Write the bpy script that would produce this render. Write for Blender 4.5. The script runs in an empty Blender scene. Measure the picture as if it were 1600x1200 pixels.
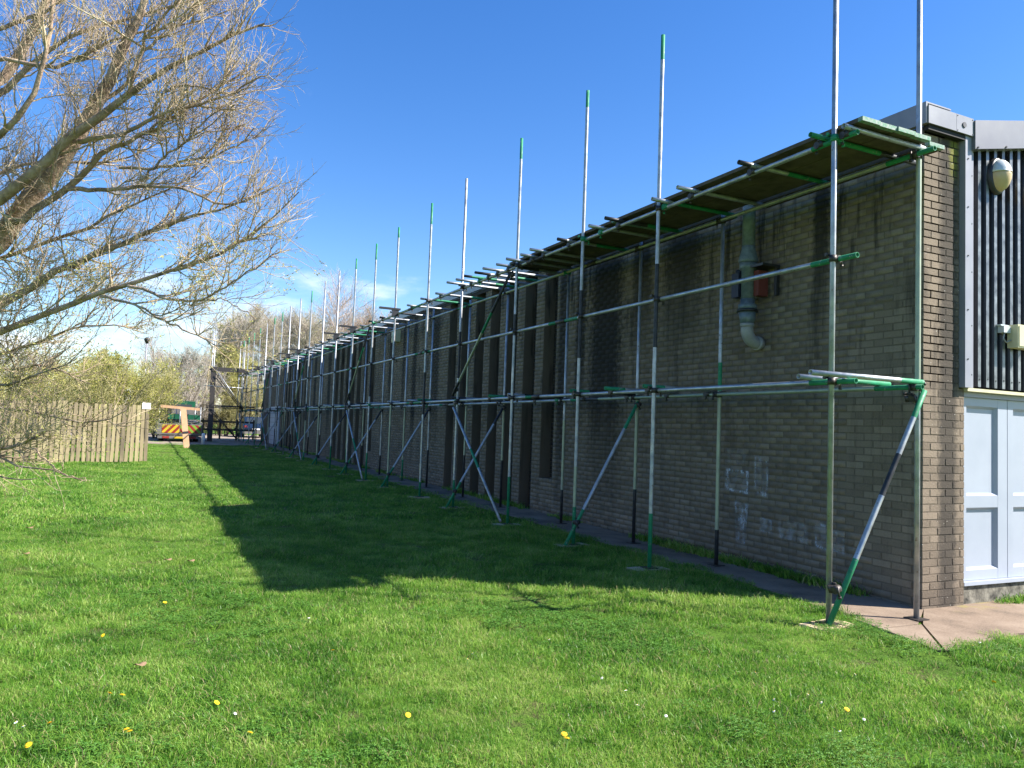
import bpy, math, random
import numpy as np
from mathutils import Vector, Matrix
random.seed(4); rng = np.random.default_rng(7)
scn = bpy.context.scene
col = scn.collection
R = math.radians

# ------------------------------------------------------------------ camera
FPX, CAMH = 1202.0, 1.62
YAW, PITCH, ROLL = R(25.692), R(3.431), R(2.117)
cF = np.array([math.sin(YAW)*math.cos(PITCH), math.cos(YAW)*math.cos(PITCH), math.sin(PITCH)])
_r = np.array([math.cos(YAW), -math.sin(YAW), 0.0]); _u = np.cross(_r, cF)
cR = _r*math.cos(ROLL)+_u*math.sin(ROLL); cU = -_r*math.sin(ROLL)+_u*math.cos(ROLL)
CO = np.array([0, 0, CAMH])
cam = bpy.data.cameras.new('camera'); camo = bpy.data.objects.new('camera', cam); col.objects.link(camo)
cam.sensor_width = 36; cam.lens = FPX/1600*36; cam.clip_start = .05; cam.clip_end = 3000
camo.matrix_world = Matrix(((cR[0], cU[0], -cF[0], 0), (cR[1], cU[1], -cF[1], 0), (cR[2], cU[2], -cF[2], CAMH), (0, 0, 0, 1)))
scn.camera = camo

# ------------------------------------------------------------------ sky, sun, exposure
SUNV = Vector((1.0, -0.62, 1.0)).normalized()          # towards the sun
SUN_EL = math.asin(SUNV.z); SUN_AZ = math.atan2(SUNV.x, SUNV.y)
w = bpy.data.worlds.new('World'); scn.world = w; w.use_nodes = True
nt = w.node_tree; nt.nodes.clear()
def N(t, typ, **kw):
    n = t.nodes.new(typ)
    for k, v in kw.items():
        if k.startswith('i_'): n.inputs[int(k[2:]) if k[2:].isdigit() else k[2:]].default_value = v
        else: setattr(n, k, v)
    return n
def L(t, a, b): t.links.new(a, b)
out = N(nt, 'ShaderNodeOutputWorld'); bg = N(nt, 'ShaderNodeBackground'); bg.inputs[1].default_value = .088
sky = N(nt, 'ShaderNodeTexSky', sky_type='NISHITA', sun_disc=False, sun_elevation=SUN_EL, sun_rotation=SUN_AZ,
        altitude=0, air_density=1.0, dust_density=.25, ozone_density=2.2)
hsv = N(nt, 'ShaderNodeHueSaturation'); hsv.inputs['Hue'].default_value = .511; hsv.inputs['Saturation'].default_value = 1.34; hsv.inputs['Value'].default_value = 1.0
L(nt, sky.outputs[0], hsv.inputs['Color'])
# thin low clouds, laid out by direction on a flat cloud layer, all round the horizon
tc = N(nt, 'ShaderNodeTexCoord'); sx = N(nt, 'ShaderNodeSeparateXYZ'); L(nt, tc.outputs['Generated'], sx.inputs[0])
mz = N(nt, 'ShaderNodeMath', operation='MAXIMUM'); L(nt, sx.outputs[2], mz.inputs[0]); mz.inputs[1].default_value = .02
mpv = N(nt, 'ShaderNodeMapping'); mpv.inputs['Scale'].default_value = (1, 1, 3.2); L(nt, tc.outputs['Generated'], mpv.inputs[0])
cn = N(nt, 'ShaderNodeTexNoise'); cn.inputs['Scale'].default_value = 4.2; cn.inputs['Detail'].default_value = 7; cn.inputs['Roughness'].default_value = .58
L(nt, mpv.outputs[0], cn.inputs['Vector'])
elev = N(nt, 'ShaderNodeMapRange'); L(nt, sx.outputs[2], elev.inputs[0]); elev.inputs[1].default_value = .0; elev.inputs[2].default_value = .26
elev.inputs[3].default_value = .20; elev.inputs[4].default_value = -.16
addn = N(nt, 'ShaderNodeMath', operation='ADD'); L(nt, cn.outputs[0], addn.inputs[0]); L(nt, elev.outputs[0], addn.inputs[1])
cr = N(nt, 'ShaderNodeMapRange', interpolation_type='SMOOTHSTEP'); L(nt, addn.outputs[0], cr.inputs[0]); cr.inputs[1].default_value = .50; cr.inputs[2].default_value = .74
cr.inputs[4].default_value = .85
mixc = N(nt, 'ShaderNodeMix', data_type='RGBA'); L(nt, cr.outputs[0], mixc.inputs[0]); L(nt, hsv.outputs[0], mixc.inputs[6]); mixc.inputs[7].default_value = (5.6, 5.9, 6.4, 1)
L(nt, mixc.outputs[2], bg.inputs[0]); L(nt, bg.outputs[0], out.inputs[0])
sun = bpy.data.lights.new('sun', 'SUN'); sun.energy = 5.0; sun.angle = R(.53); sun.color = (1, .955, .88)
suno = bpy.data.objects.new('sun', sun); col.objects.link(suno); suno.location = (20, -12, 30)
suno.rotation_euler = SUNV.to_track_quat('Z', 'Y').to_euler()
vs = scn.view_settings; vs.view_transform = 'Standard'; vs.look = 'None'; vs.exposure = 1.45; vs.gamma = 1; vs.use_curve_mapping = False
scn.render.engine = 'CYCLES'
scn.cycles.max_bounces = 5; scn.cycles.diffuse_bounces = 3; scn.cycles.transparent_max_bounces = 6

# ------------------------------------------------------------------ pixel helpers (photo pixels, 1600 wide)
def ray(x, y): return cF+cR*(x-800)/FPX-cU*(y-600)/FPX
def at_depth(x, y, d): return CO+ray(x, y)*d
def at_Y(x, y, Y): d = ray(x, y); return CO+d*Y/d[1]
GS = .0073
def gz0(x, y): return GS*np.clip(y, -30, 70)
def at_ground(x, y):
    d = ray(x, y); t = CAMH/(GS*d[1]-d[2]); return CO+d*t

# ------------------------------------------------------------------ mesh helpers
ORG = {}
def link(o, parent=None):
    col.objects.link(o)
    if parent is not None: o.parent = parent
    return o
def tag(o, label=None, cat=None, group=None, kind=None):
    if label: o['label'] = label
    if cat: o['category'] = cat
    if group: o['group'] = group
    if kind: o['kind'] = kind
    return o
def empty(name, loc, label, cat, group=None):
    o = bpy.data.objects.new(name, None); o.location = loc; o.empty_display_size = .2
    col.objects.link(o); ORG[o.name] = Vector(loc); return tag(o, label, cat, group)
class MB:
    """collects geometry in world coordinates"""
    def __init__(s): s.v = []; s.f = []; s.m = []; s.sm = []
    def add(s, vs, fs, m=0, smooth=False):
        b = len(s.v); s.v += [tuple(p) for p in vs]; s.f += [tuple(i+b for i in q) for q in fs]
        s.m += [m]*len(fs); s.sm += [smooth]*len(fs); return s
    def box(s, a, b, m=0, rot=None, ch=0):
        (x0, y0, z0), (x1, y1, z1) = a, b
        vs = [(x, y, z) for x in (x0, x1) for y in (y0, y1) for z in (z0, z1)]
        if rot is not None:
            c = Vector(((x0+x1)/2, (y0+y1)/2, (z0+z1)/2)); vs = [tuple(c+rot@(Vector(p)-c)) for p in vs]
        return s.add(vs, [(0, 1, 3, 2), (4, 6, 7, 5), (0, 4, 5, 1), (2, 3, 7, 6), (0, 2, 6, 4), (1, 5, 7, 3)], m)
    def obox(s, c, ax, ay, az, m=0):
        c, ax, ay, az = map(Vector, (c, ax, ay, az))
        vs = [c+ax*i+ay*j+az*k for i in (-1, 1) for j in (-1, 1) for k in (-1, 1)]
        return s.add(vs, [(0, 1, 3, 2), (4, 6, 7, 5), (0, 4, 5, 1), (2, 3, 7, 6), (0, 2, 6, 4), (1, 5, 7, 3)], m)
    def path(s, pts, rads, k=10, m=0, caps=True, mats=None, hollow=0):
        pts = [Vector(p) for p in pts]; n = len(pts); rings = []
        t0 = (pts[1]-pts[0]).normalized()
        u = t0.orthogonal().normalized()
        for i, p in enumerate(pts):
            t = (pts[min(i+1, n-1)]-pts[max(i-1, 0)]).normalized()
            u = (u-t*u.dot(t)).normalized(); v = t.cross(u)
            rings.append([p+(u*math.cos(2*math.pi*j/k)+v*math.sin(2*math.pi*j/k))*rads[i] for j in range(k)])
        b = len(s.v)
        for r_ in rings: s.v += [tuple(q) for q in r_]
        for i in range(n-1):
            for j in range(k):
                s.f.append((b+i*k+j, b+i*k+(j+1) % k, b+(i+1)*k+(j+1) % k, b+(i+1)*k+j)); s.m.append(mats[i] if mats else m); s.sm.append(True)
        if caps:
            for e, (i, sg) in enumerate(((0, 1), (n-1, -1))):
                mm = (mats[0] if e == 0 else mats[-1]) if mats else m
                if hollow:
                    t = (pts[1]-pts[0]).normalized() if e == 0 else (pts[-2]-pts[-1]).normalized()
                    b2 = len(s.v); c = pts[i]; inner = [c+(q-c)*hollow for q in rings[i]]
                    s.v += [tuple(q) for q in inner]+[tuple(q+t*.12) for q in inner]
                    for j in range(k):
                        j2 = (j+1) % k
                        A = (b+i*k+j, b2+j, b2+j2, b+i*k+j2); B_ = (b2+j, b2+k+j, b2+k+j2, b2+j2)
                        s.f += [A if e == 0 else A[::-1], B_ if e == 0 else B_[::-1]]; s.m += [mm, mm]; s.sm += [False, True]
                    s.f.append(tuple(b2+k+j for j in range(k))[::sg]); s.m.append(mm); s.sm.append(False)
                else:
                    s.f.append(tuple(b+i*k+j for j in range(k))[::-sg]); s.m.append(mm); s.sm.append(False)
        return s
    def tube(s, a, b, r, k=10, m=0): return s.path([a, b], [r, r], k, m)
    def build(s, name, mats, parent=None, label=None, cat=None, group=None, kind=None, org=None):
        o = ORG.get(parent.name, Vector((0, 0, 0))) if parent is not None else Vector(org or (0, 0, 0))
        me = bpy.data.meshes.new(name)
        me.from_pydata([(p[0]-o.x, p[1]-o.y, p[2]-o.z) for p in s.v], [], s.f)
        mats = mats if isinstance(mats, (list, tuple)) else [mats]
        for q in mats: me.materials.append(q)
        me.polygons.foreach_set('material_index', s.m); me.polygons.foreach_set('use_smooth', s.sm)
        me.update()
        ob = bpy.data.objects.new(name, me); link(ob, parent)
        if parent is None: ob.location = o
        ORG[ob.name] = o
        return tag(ob, label, cat, group, kind)
def np_mesh(name, V, Fq, mat, parent=None, smooth=False, org=None):
    """mesh from numpy verts and an (n,3) or (n,4) face array"""
    me = bpy.data.meshes.new(name); k = Fq.shape[1]
    me.vertices.add(len(V)); me.vertices.foreach_set('co', np.ascontiguousarray(V, dtype=np.float32).ravel())
    me.loops.add(Fq.size); me.loops.foreach_set('vertex_index', np.ascontiguousarray(Fq, dtype=np.int32).ravel())
    me.polygons.add(len(Fq)); me.polygons.foreach_set('loop_start', np.arange(0, Fq.size, k, dtype=np.int32))
    me.polygons.foreach_set('loop_total', np.full(len(Fq), k, dtype=np.int32))
    me.update(calc_edges=True); me.validate()
    if smooth: me.polygons.foreach_set('use_smooth', np.ones(len(me.polygons), dtype=bool))
    me.materials.append(mat)
    return me

# ------------------------------------------------------------------ materials
def mat(name, color=(.5, .5, .5), rough=.7, metal=0, spec=.5):
    m = bpy.data.materials.new(name); m.use_nodes = True; b = m.node_tree.nodes['Principled BSDF']
    b.inputs['Base Color'].default_value = (*color, 1); b.inputs['Roughness'].default_value = rough; b.inputs['Metallic'].default_value = metal
    b.inputs['Specular IOR Level'].default_value = spec
    return m
def bsdf(m): return m.node_tree.nodes['Principled BSDF']
def noise(t, scale, detail=4, rough=.55, vec=None, dim=None):
    n = N(t, 'ShaderNodeTexNoise'); n.inputs['Scale'].default_value = scale; n.inputs['Detail'].default_value = detail; n.inputs['Roughness'].default_value = rough
    if vec is not None: L(t, vec, n.inputs['Vector'])
    return n
def ramp(t, fac, stops):
    n = N(t, 'ShaderNodeValToRGB'); e = n.color_ramp.elements
    while len(e) < len(stops): e.new(.5)
    for q, (p, c) in zip(e, stops): q.position = p; q.color = (*c, 1) if len(c) == 3 else c
    L(t, fac, n.inputs[0]); return n
def mixrgb(t, fac, a, b, mode='MIX'):
    n = N(t, 'ShaderNodeMix', data_type='RGBA', blend_type=mode)
    for s, v in ((0, fac), (6, a), (7, b)):
        if hasattr(v, 'links'): L(t, v, n.inputs[s])
        else: n.inputs[s].default_value = v if s == 0 else (*v, 1)
    return n.outputs[2]
def math_(t, op, a, b=None, clamp=False):
    n = N(t, 'ShaderNodeMath', operation=op, use_clamp=clamp)
    for i, v in enumerate((a, b)):
        if v is None: continue
        if hasattr(v, 'links'): L(t, v, n.inputs[i])
        else: n.inputs[i].default_value = v
    return n.outputs[0]
def maprange(t, v, a, b, c=0, d=1):
    n = N(t, 'ShaderNodeMapRange', interpolation_type='SMOOTHSTEP'); L(t, v, n.inputs[0])
    for i, q in enumerate((a, b, c, d)): n.inputs[i+1].default_value = q
    return n.outputs[0]
def bump(t, h, strength, dist, b):
    n = N(t, 'ShaderNodeBump'); n.inputs['Strength'].default_value = strength; n.inputs['Distance'].default_value = dist
    L(t, h, n.inputs['Height']); L(t, n.outputs[0], b.inputs['Normal'])
def world_pos(t): return N(t, 'ShaderNodeNewGeometry').outputs['Position']
def scaled(t, vec, s):
    n = N(t, 'ShaderNodeVectorMath', operation='MULTIPLY'); L(t, vec, n.inputs[0]); n.inputs[1].default_value = s; return n.outputs[0]

def noisy(name, c0, c1, scale, rough=.7, metal=0, bumpd=0, bscale=None, spec=.4, detail=5, obj=True):
    m = mat(name, c0, rough, metal, spec); t = m.node_tree
    vec = N(t, 'ShaderNodeTexCoord').outputs['Object'] if obj else world_pos(t)
    n = noise(t, scale, detail, .6, vec); c = ramp(t, n.outputs[0], [(.32, c0), (.68, c1)])
    L(t, c.outputs[0], bsdf(m).inputs['Base Color'])
    if bumpd: bump(t, noise(t, bscale or scale*3, 4, .6, vec).outputs[0], .7, bumpd, bsdf(m))
    return m
# brick: split-faced brown-grey brick, with tone per brick, run-off streaks and moss
def brick_mat(name, streaks, base=((.115, .093, .068), (.245, .20, .148)), moss=False, sheet=False):
    m = mat(name, base[0], .92, 0, .2); t = m.node_tree; b = bsdf(m)
    P = world_pos(t); sp = N(t, 'ShaderNodeSeparateXYZ'); L(t, P, sp.inputs[0]); px, py, pz = sp.outputs
    isl = N(t, 'ShaderNodeNewGeometry').outputs['Random Per Island']; ob = N(t, 'ShaderNodeObjectInfo').outputs['Random']
    rnd = math_(t, 'FRACT', math_(t, 'ADD', isl, ob))
    n1 = noise(t, 55, 5, .65, P); n2 = noise(t, 1.3, 4, .6, P); n3 = noise(t, 9, 4, .6, P)
    v = math_(t, 'ADD', math_(t, 'MULTIPLY', rnd, .36 if not sheet else .12), math_(t, 'ADD', math_(t, 'MULTIPLY', n1.outputs[0], .45), math_(t, 'MULTIPLY', n2.outputs[0], .5)))
    c = ramp(t, v, [(.28, base[0]), (.92, base[1])]).outputs[0]
    # grime: stretched noise gives broken edges to each streak
    sv = scaled(t, P, (3.2, 3.2, .38)); g = noise(t, 2.2, 5, .62, sv).outputs[0]
    g2 = noise(t, 14, 3, .6, P).outputs[0]
    tot = None
    for axis, c0, wd, zlo, zhi, amt in streaks:
        d = math_(t, 'ABSOLUTE', math_(t, 'SUBTRACT', py if axis == 'y' else px, c0))
        d = math_(t, 'ADD', d, math_(t, 'MULTIPLY', math_(t, 'SUBTRACT', g2, .5), wd*1.1))
        a = maprange(t, d, wd*.45, wd*1.15, amt, 0)
        z = maprange(t, math_(t, 'ADD', pz, math_(t, 'MULTIPLY', math_(t, 'SUBTRACT', g, .5), 2.4)), zlo-.5, zhi, 0, 1)
        a = math_(t, 'MULTIPLY', a, z); tot = a if tot is None else math_(t, 'MAXIMUM', tot, a)
    gen = math_(t, 'MULTIPLY', maprange(t, g, .50, .68, 0, .85), maprange(t, pz, .8, 4.6, .25, 1))
    tot = gen if tot is None else math_(t, 'MAXIMUM', tot, gen)
    low = math_(t, 'MULTIPLY', maprange(t, math_(t, 'ADD', pz, math_(t, 'MULTIPLY', n3.outputs[0], .35)), .15, .55, .6, 0), n3.outputs[0])
    tot = math_(t, 'MAXIMUM', tot, low)
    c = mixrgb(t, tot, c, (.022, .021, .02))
    if moss:
        d = math_(t, 'ABSOLUTE', math_(t, 'SUBTRACT', px, 7.30)); a = maprange(t, math_(t, 'ADD', d, math_(t, 'MULTIPLY', g2, .12)), .08, .16, .85, 0)
        c = mixrgb(t, math_(t, 'MULTIPLY', a, maprange(t, math_(t, 'ADD', pz, math_(t, 'MULTIPLY', g2, .35)), 4.38, 4.7, 0, 1)), c, (.17, .17, .03))
        sp_ = noise(t, 38, 1, .4, P).outputs[0]
        c = mixrgb(t, maprange(t, sp_, .74, .77, 0, .7), c, (.55, .52, .46))
    L(t, c, b.inputs['Base Color'])
    bump(t, n1.outputs[0], .9, .006, b)
    return m
STREAKS = [('y', 6.28, .14, 2.9, 4.2, .93), ('y', 8.75, .50, 2.7, 4.3, .85), ('y', 9.75, .30, 2.6, 4.2, .85), ('y', 10.75, .60, .3, 2.8, .93), ('y', 11.55, .20, 1.2, 3.2, .9), ('y', 12.2, .16, .3, 2.0, .85),
           ('y', 18.9, .35, .8, 3.0, .8), ('y', 20.6, .22, .8, 2.2, .85), ('y', 21.6, .16, 1.8, 3.5, .8), ('y', 22.9, .25, 1.5, 3.4, .8), ('y', 31.4, .35, .6, 3.0, .85), ('y', 34.2, .3, 1, 3.2, .85), ('y', 36.3, .3, .6, 3, .85)]
M = {}
M['brick'] = brick_mat('weathered brown brick', STREAKS)
M['pier'] = brick_mat('brown pier brick', [('x', 7.22, .16, -1, .3, .72)], base=((.11, .086, .063), (.255, .20, .148)), moss=True)  # the pier brick's own tone, with one streak and moss
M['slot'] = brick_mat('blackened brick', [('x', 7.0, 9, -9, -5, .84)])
M['mortar'] = brick_mat('dirty mortar', STREAKS, base=((.105, .086, .064), (.18, .148, .11)), sheet=True)
def tube_mat(name, c0, c1, spots, amt, rough, metal, thr):
    m = noisy(name, c0, c1, 9, rough, metal); t = m.node_tree; b = bsdf(m); src = b.inputs['Base Color'].links[0].from_socket; P = world_pos(t)
    n = noise(t, 21, 6, .7, P).outputs[0]; k = maprange(t, n, thr, thr+.05, 0, amt); L(t, mixrgb(t, k, src, spots), b.inputs['Base Color'])
    n2 = noise(t, 5, 4, .6, P).outputs[0]; L(t, maprange(t, n2, .3, .7, rough-.1, rough+.2), b.inputs['Roughness']); return m
M['piermortar'] = brick_mat('pier mortar', [('x', 7.22, .16, -1, .3, .72)], base=((.11, .085, .062), (.21, .165, .122)), sheet=True)  # mortar toned close to the pier brick
M['galv'] = tube_mat('galvanised tube', (.47, .49, .50), (.29, .30, .32), (.16, .10, .06), .65, .44, .7, .61)
M['green'] = tube_mat('green painted tube', (.010, .15, .065), (.018, .24, .11), (.25, .26, .25), .8, .55, 0, .60)
M['black'] = noisy('blackened tube', (.018, .018, .022), (.05, .05, .055), 12, .5, .2)
M['olive'] = noisy('lichen stained tube', (.36, .40, .28), (.28, .30, .24), 8, .5, .5)
TUBEM = [M['galv'], M['green'], M['black'], M['olive']]
M['coupler'] = noisy('oily steel coupler', (.03, .028, .03), (.10, .085, .075), 30, .5, .5)
M['gcoupler'] = noisy('green coupler', (.012, .16, .07), (.03, .28, .14), 30, .5, .1)
M['board'] = noisy('old scaffold board', (.05, .038, .027), (.11, .085, .06), 6, .85, 0, .003, 40)
M['boardend'] = noisy('green painted board end', (.03, .20, .10), (.30, .32, .30), 40, .7)
M['timber'] = noisy('fresh timber', (.46, .26, .14), (.56, .35, .20), 4, .7)
M['sole'] = noisy('pale timber sole board', (.42, .31, .19), (.55, .43, .29), 8, .8)
M['flash'] = noisy('grey coated flashing', (.20, .20, .22), (.26, .26, .275), 3, .38, .1)
M['fascia'] = noisy('grey fascia sheet', (.16, .155, .17), (.21, .205, .21), 2, .4, .2)
M['trim'] = noisy('pale grey trim', (.24, .24, .275), (.29, .29, .32), 3, .4, .05)
M['white'] = noisy('white plastic door', (.31, .34, .40), (.35, .38, .44), 2, .3)
M['gapshade'] = mat('dark gap and coping shade', (.012, .012, .014), .8)
M['plinth'] = noisy('mossy concrete plinth', (.03, .027, .022), (.26, .24, .19), 11, .95, 0, .006, 30, detail=8)
M['ribsheen'] = noisy('pale rib crest painted sheen', (.07, .073, .08), (.27, .285, .29), 9, .3, .2)  # reflected sky on the glossy black crests, put in as pale colour
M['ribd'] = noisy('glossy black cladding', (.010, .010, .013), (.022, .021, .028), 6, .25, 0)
M['duct'] = noisy('galvanised duct', (.09, .125, .145), (.18, .22, .25), 14, .5, .2)
M['pvc'] = noisy('grey plastic elbow', (.23, .235, .24), (.32, .32, .32), 9, .45)
M['red'] = mat('red fan housing', (.13, .025, .018), .7)
M['navy'] = mat('dark blue motor', (.015, .018, .04), .5)
M['cream'] = noisy('yellowed plastic', (.55, .50, .30), (.62, .58, .38), 5, .5)
M['amber'] = noisy('yellowed diffuser', (.50, .34, .15), (.56, .44, .26), 5, .35)
M['chrome'] = mat('pale cowl', (.55, .58, .56), .3, .2)
M['blackp'] = mat('black plastic', (.02, .02, .022), .45)
M['roof'] = mat('roof sheet', (.22, .22, .23), .6)
M['tyre'] = mat('tyre rubber', (.018, .018, .018), .85)
M['yellow'] = mat('yellow reflective', (.50, .36, .015), .5)
M['lime'] = mat('lime reflective', (.17, .30, .025), .5)
M['redref'] = mat('red reflective', (.24, .018, .012), .5)
M['truckgrey'] = noisy('truck steel', (.10, .10, .10), (.18, .17, .16), 4, .6)
M['truckgreen'] = noisy('green truck paint', (.008, .075, .04), (.012, .11, .055), 3, .4)
M['carblue'] = mat('blue car paint', (.012, .028, .065), .25, .3)
M['glass'] = mat('dark glass', (.03, .04, .05), .08)
M['shutter'] = noisy('pale blue grey shutter', (.42, .47, .55), (.47, .52, .60), 2, .5)
M['daisy'] = mat('daisy white', (.80, .80, .76), .7)
M['dandelion'] = mat('dandelion yellow', (.85, .55, .01), .7)
M['stem'] = mat('flower stem', (.10, .20, .04), .7)
M['deadleaf'] = noisy('dead leaf', (.20, .12, .07), (.34, .22, .13), 30, .8)
M['sign'] = mat('white sign plate', (.78, .78, .78), .5)
M['ink'] = mat('faded sign print', (.45, .45, .50), .6)
def fence_mat():
    m = mat('lichen stained pale', (.3, .25, .17), .9); t = m.node_tree; P = world_pos(t)
    ob = N(t, 'ShaderNodeObjectInfo').outputs['Random']; n = noise(t, 4, 5, .6, scaled(t, P, (3, 3, .5))).outputs[0]
    v = math_(t, 'ADD', math_(t, 'MULTIPLY', n, .7), math_(t, 'MULTIPLY', ob, .35))
    L(t, ramp(t, v, [(.25, (.10, .08, .052)), (.55, (.235, .19, .108)), (.85, (.32, .28, .14))]).outputs[0], bsdf(m).inputs['Base Color']); return m
M['pale'] = fence_mat()
def bark_mat(name, c0, c1, c2, sc=6):
    m = mat(name, c0, .9, 0, .2); t = m.node_tree; P = world_pos(t)
    n = noise(t, sc, 5, .65, P).outputs[0]; L(t, ramp(t, n, [(.3, c0), (.52, c1), (.72, c2)]).outputs[0], bsdf(m).inputs['Base Color'])
    bump(t, noise(t, sc*5, 4, .65, scaled(t, P, (1, 1, .5))).outputs[0], .9, .02, bsdf(m)); return m
M['bark'] = bark_mat('willow bark', (.12, .085, .062), (.38, .275, .195), (.56, .45, .33))
M['twig'] = bark_mat('willow twig', (.24, .165, .115), (.43, .335, .22), (.56, .49, .32), 3)
M['bgbark'] = bark_mat('grey bark', (.09, .075, .055), (.15, .125, .09), (.20, .17, .12), 1)
def twigs(name, c0, c1):
    m = mat(name, c0, .9, 0, .1); t = m.node_tree; ob = N(t, 'ShaderNodeObjectInfo').outputs['Random']
    isl = N(t, 'ShaderNodeNewGeometry').outputs['Random Per Island']
    L(t, ramp(t, isl, [(0, c0), (1, c1)]).outputs[0], bsdf(m).inputs['Base Color']); return m
M['bgtwig'] = twigs('bare twigs', (.27, .225, .185), (.56, .50, .42))
M['bgtwigred'] = twigs('reddish bare twigs', (.30, .225, .19), (.52, .42, .36))
M['bgtwigol'] = twigs('olive twigs', (.26, .23, .10), (.50, .45, .22))
def leafm(name, c0, c1, trans=.35):
    m = bpy.data.materials.new(name); m.use_nodes = True; t = m.node_tree; b = bsdf(m); b.inputs['Roughness'].default_value = .6; b.inputs['Specular IOR Level'].default_value = .25
    isl = N(t, 'ShaderNodeNewGeometry').outputs['Random Per Island']
    c = ramp(t, isl, [(0, c0), (1, c1)]).outputs[0]; L(t, c, b.inputs['Base Color'])
    tr = N(t, 'ShaderNodeBsdfTranslucent'); L(t, c, tr.inputs[0]); mx = N(t, 'ShaderNodeMixShader'); mx.inputs[0].default_value = trans
    L(t, b.outputs[0], mx.inputs[1]); L(t, tr.outputs[0], mx.inputs[2]); L(t, mx.outputs[0], t.nodes['Material Output'].inputs[0]); return m
M['bud'] = leafm('willow buds', (.30, .30, .07), (.58, .54, .20))
M['shrubleaf'] = leafm('young yellow green leaves', (.20, .23, .03), (.50, .46, .10))
M['shrubdark'] = leafm('olive leaves', (.07, .085, .02), (.20, .19, .05))
M['ivy'] = leafm('dark weed leaves', (.03, .06, .015), (.07, .12, .03))
def grass_mat(name, blades):
    m = bpy.data.materials.new(name); m.use_nodes = True; t = m.node_tree; b = bsdf(m); b.inputs['Roughness'].default_value = .42 if blades else .9; b.inputs['Specular IOR Level'].default_value = .35 if blades else .1
    P = world_pos(t); n = noise(t, .7, 5, .6, P).outputs[0]; n2 = noise(t, 3.1, 4, .6, P).outputs[0]
    v = math_(t, 'ADD', math_(t, 'MULTIPLY', n, .55), math_(t, 'MULTIPLY', n2, .45))
    if blades:
        isl = N(t, 'ShaderNodeNewGeometry').outputs['Random Per Island']
        v = math_(t, 'ADD', math_(t, 'MULTIPLY', maprange(t, v, .36, .64, 0, 1), .48), math_(t, 'MULTIPLY', isl, .52))
        c = ramp(t, v, [(.05, (.035, .115, .014)), (.36, (.11, .27, .028)), (.66, (.235, .40, .055)), (.97, (.46, .54, .16))]).outputs[0]
        dead = math_(t, 'GREATER_THAN', math_(t, 'FRACT', math_(t, 'MULTIPLY', isl, 37.3)), .935)
        c = mixrgb(t, dead, c, (.40, .35, .16))
        L(t, c, b.inputs['Base Color'])
        tr = N(t, 'ShaderNodeBsdfTranslucent'); L(t, c, tr.inputs[0]); mx = N(t, 'ShaderNodeMixShader'); mx.inputs[0].default_value = .5
        L(t, b.outputs[0], mx.inputs[1]); L(t, tr.outputs[0], mx.inputs[2]); L(t, mx.outputs[0], t.nodes['Material Output'].inputs[0])
    else:
        n3 = noise(t, 40, 5, .7, P).outputs[0]
        v = math_(t, 'ADD', math_(t, 'MULTIPLY', v, .6), math_(t, 'MULTIPLY', n3, .4))
        c = ramp(t, v, [(.34, (.05, .075, .018)), (.5, (.10, .20, .024)), (.66, (.18, .30, .04))]).outputs[0]
        c = mixrgb(t, maprange(t, noise(t, 1.9, 5, .65, P).outputs[0], .52, .62, 0, .7), c, (.13, .10, .055))
        L(t, c, b.inputs['Base Color'])
        bump(t, n3, 1, .05, b)
    return m
M['lawn'] = grass_mat('lawn', False); M['blade'] = grass_mat('grass blade', True)
def conc_mat():
    m = mat('worn brown concrete', (.3, .2, .15), .92, 0, .2); t = m.node_tree; P = world_pos(t)
    n = noise(t, 1.6, 6, .62, P).outputs[0]; n2 = noise(t, 70, 3, .6, P).outputs[0]
    v = math_(t, 'ADD', math_(t, 'MULTIPLY', n, .72), math_(t, 'MULTIPLY', n2, .28))
    c = ramp(t, v, [(.34, (.10, .08, .062)), (.46, (.205, .15, .108)), (.58, (.27, .205, .15)), (.72, (.33, .265, .20))]).outputs[0]
    sp = N(t, 'ShaderNodeSeparateXYZ'); L(t, P, sp.inputs[0])
    # moss in the corner against the wall
    a = math_(t, 'MULTIPLY', maprange(t, sp.outputs[1], 4.72, 5.0, 0, 1), maprange(t, noise(t, 5, 4, .6, P).outputs[0], .48, .62, 0, .6))
    a = math_(t, 'MULTIPLY', a, maprange(t, sp.outputs[0], 6.9, 7.4, 0, 1))
    c = mixrgb(t, a, c, (.24, .21, .05))
    L(t, c, bsdf(m).inputs['Base Color']); bump(t, n2, .6, .004, bsdf(m)); return m
M['conc'] = conc_mat()
M['yard'] = noisy('brown yard gravel', (.20, .16, .12), (.34, .28, .22), 3, .95, 0, .01, 30, obj=False)
M['soil'] = noisy('dark soil', (.05, .04, .03), (.11, .09, .06), 12, .95, 0, .01, 30, obj=False)
def chalk_mat():
    m = mat('faded white paint', (.62, .65, .70), .9); t = m.node_tree; P = world_pos(t)
    tr = N(t, 'ShaderNodeBsdfTransparent'); mx = N(t, 'ShaderNodeMixShader')
    a = noise(t, 7, 4, .7, scaled(t, P, (1, 1.6, .8))).outputs[0]; b_ = noise(t, 60, 4, .75, scaled(t, P, (1, 1.2, .5))).outputs[0]
    v = math_(t, 'ADD', math_(t, 'MULTIPLY', a, .55), math_(t, 'MULTIPLY', b_, .45))
    at = N(t, 'ShaderNodeAttribute', attribute_name='cover').outputs['Fac']
    f = math_(t, 'MULTIPLY', maprange(t, v, .43, .58, 0, 1), at)
    L(t, f, mx.inputs[0]); L(t, tr.outputs[0], mx.inputs[1]); L(t, bsdf(m).outputs[0], mx.inputs[2]); L(t, mx.outputs[0], t.nodes['Material Output'].inputs[0]); return m
M['chalk'] = chalk_mat()

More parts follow.
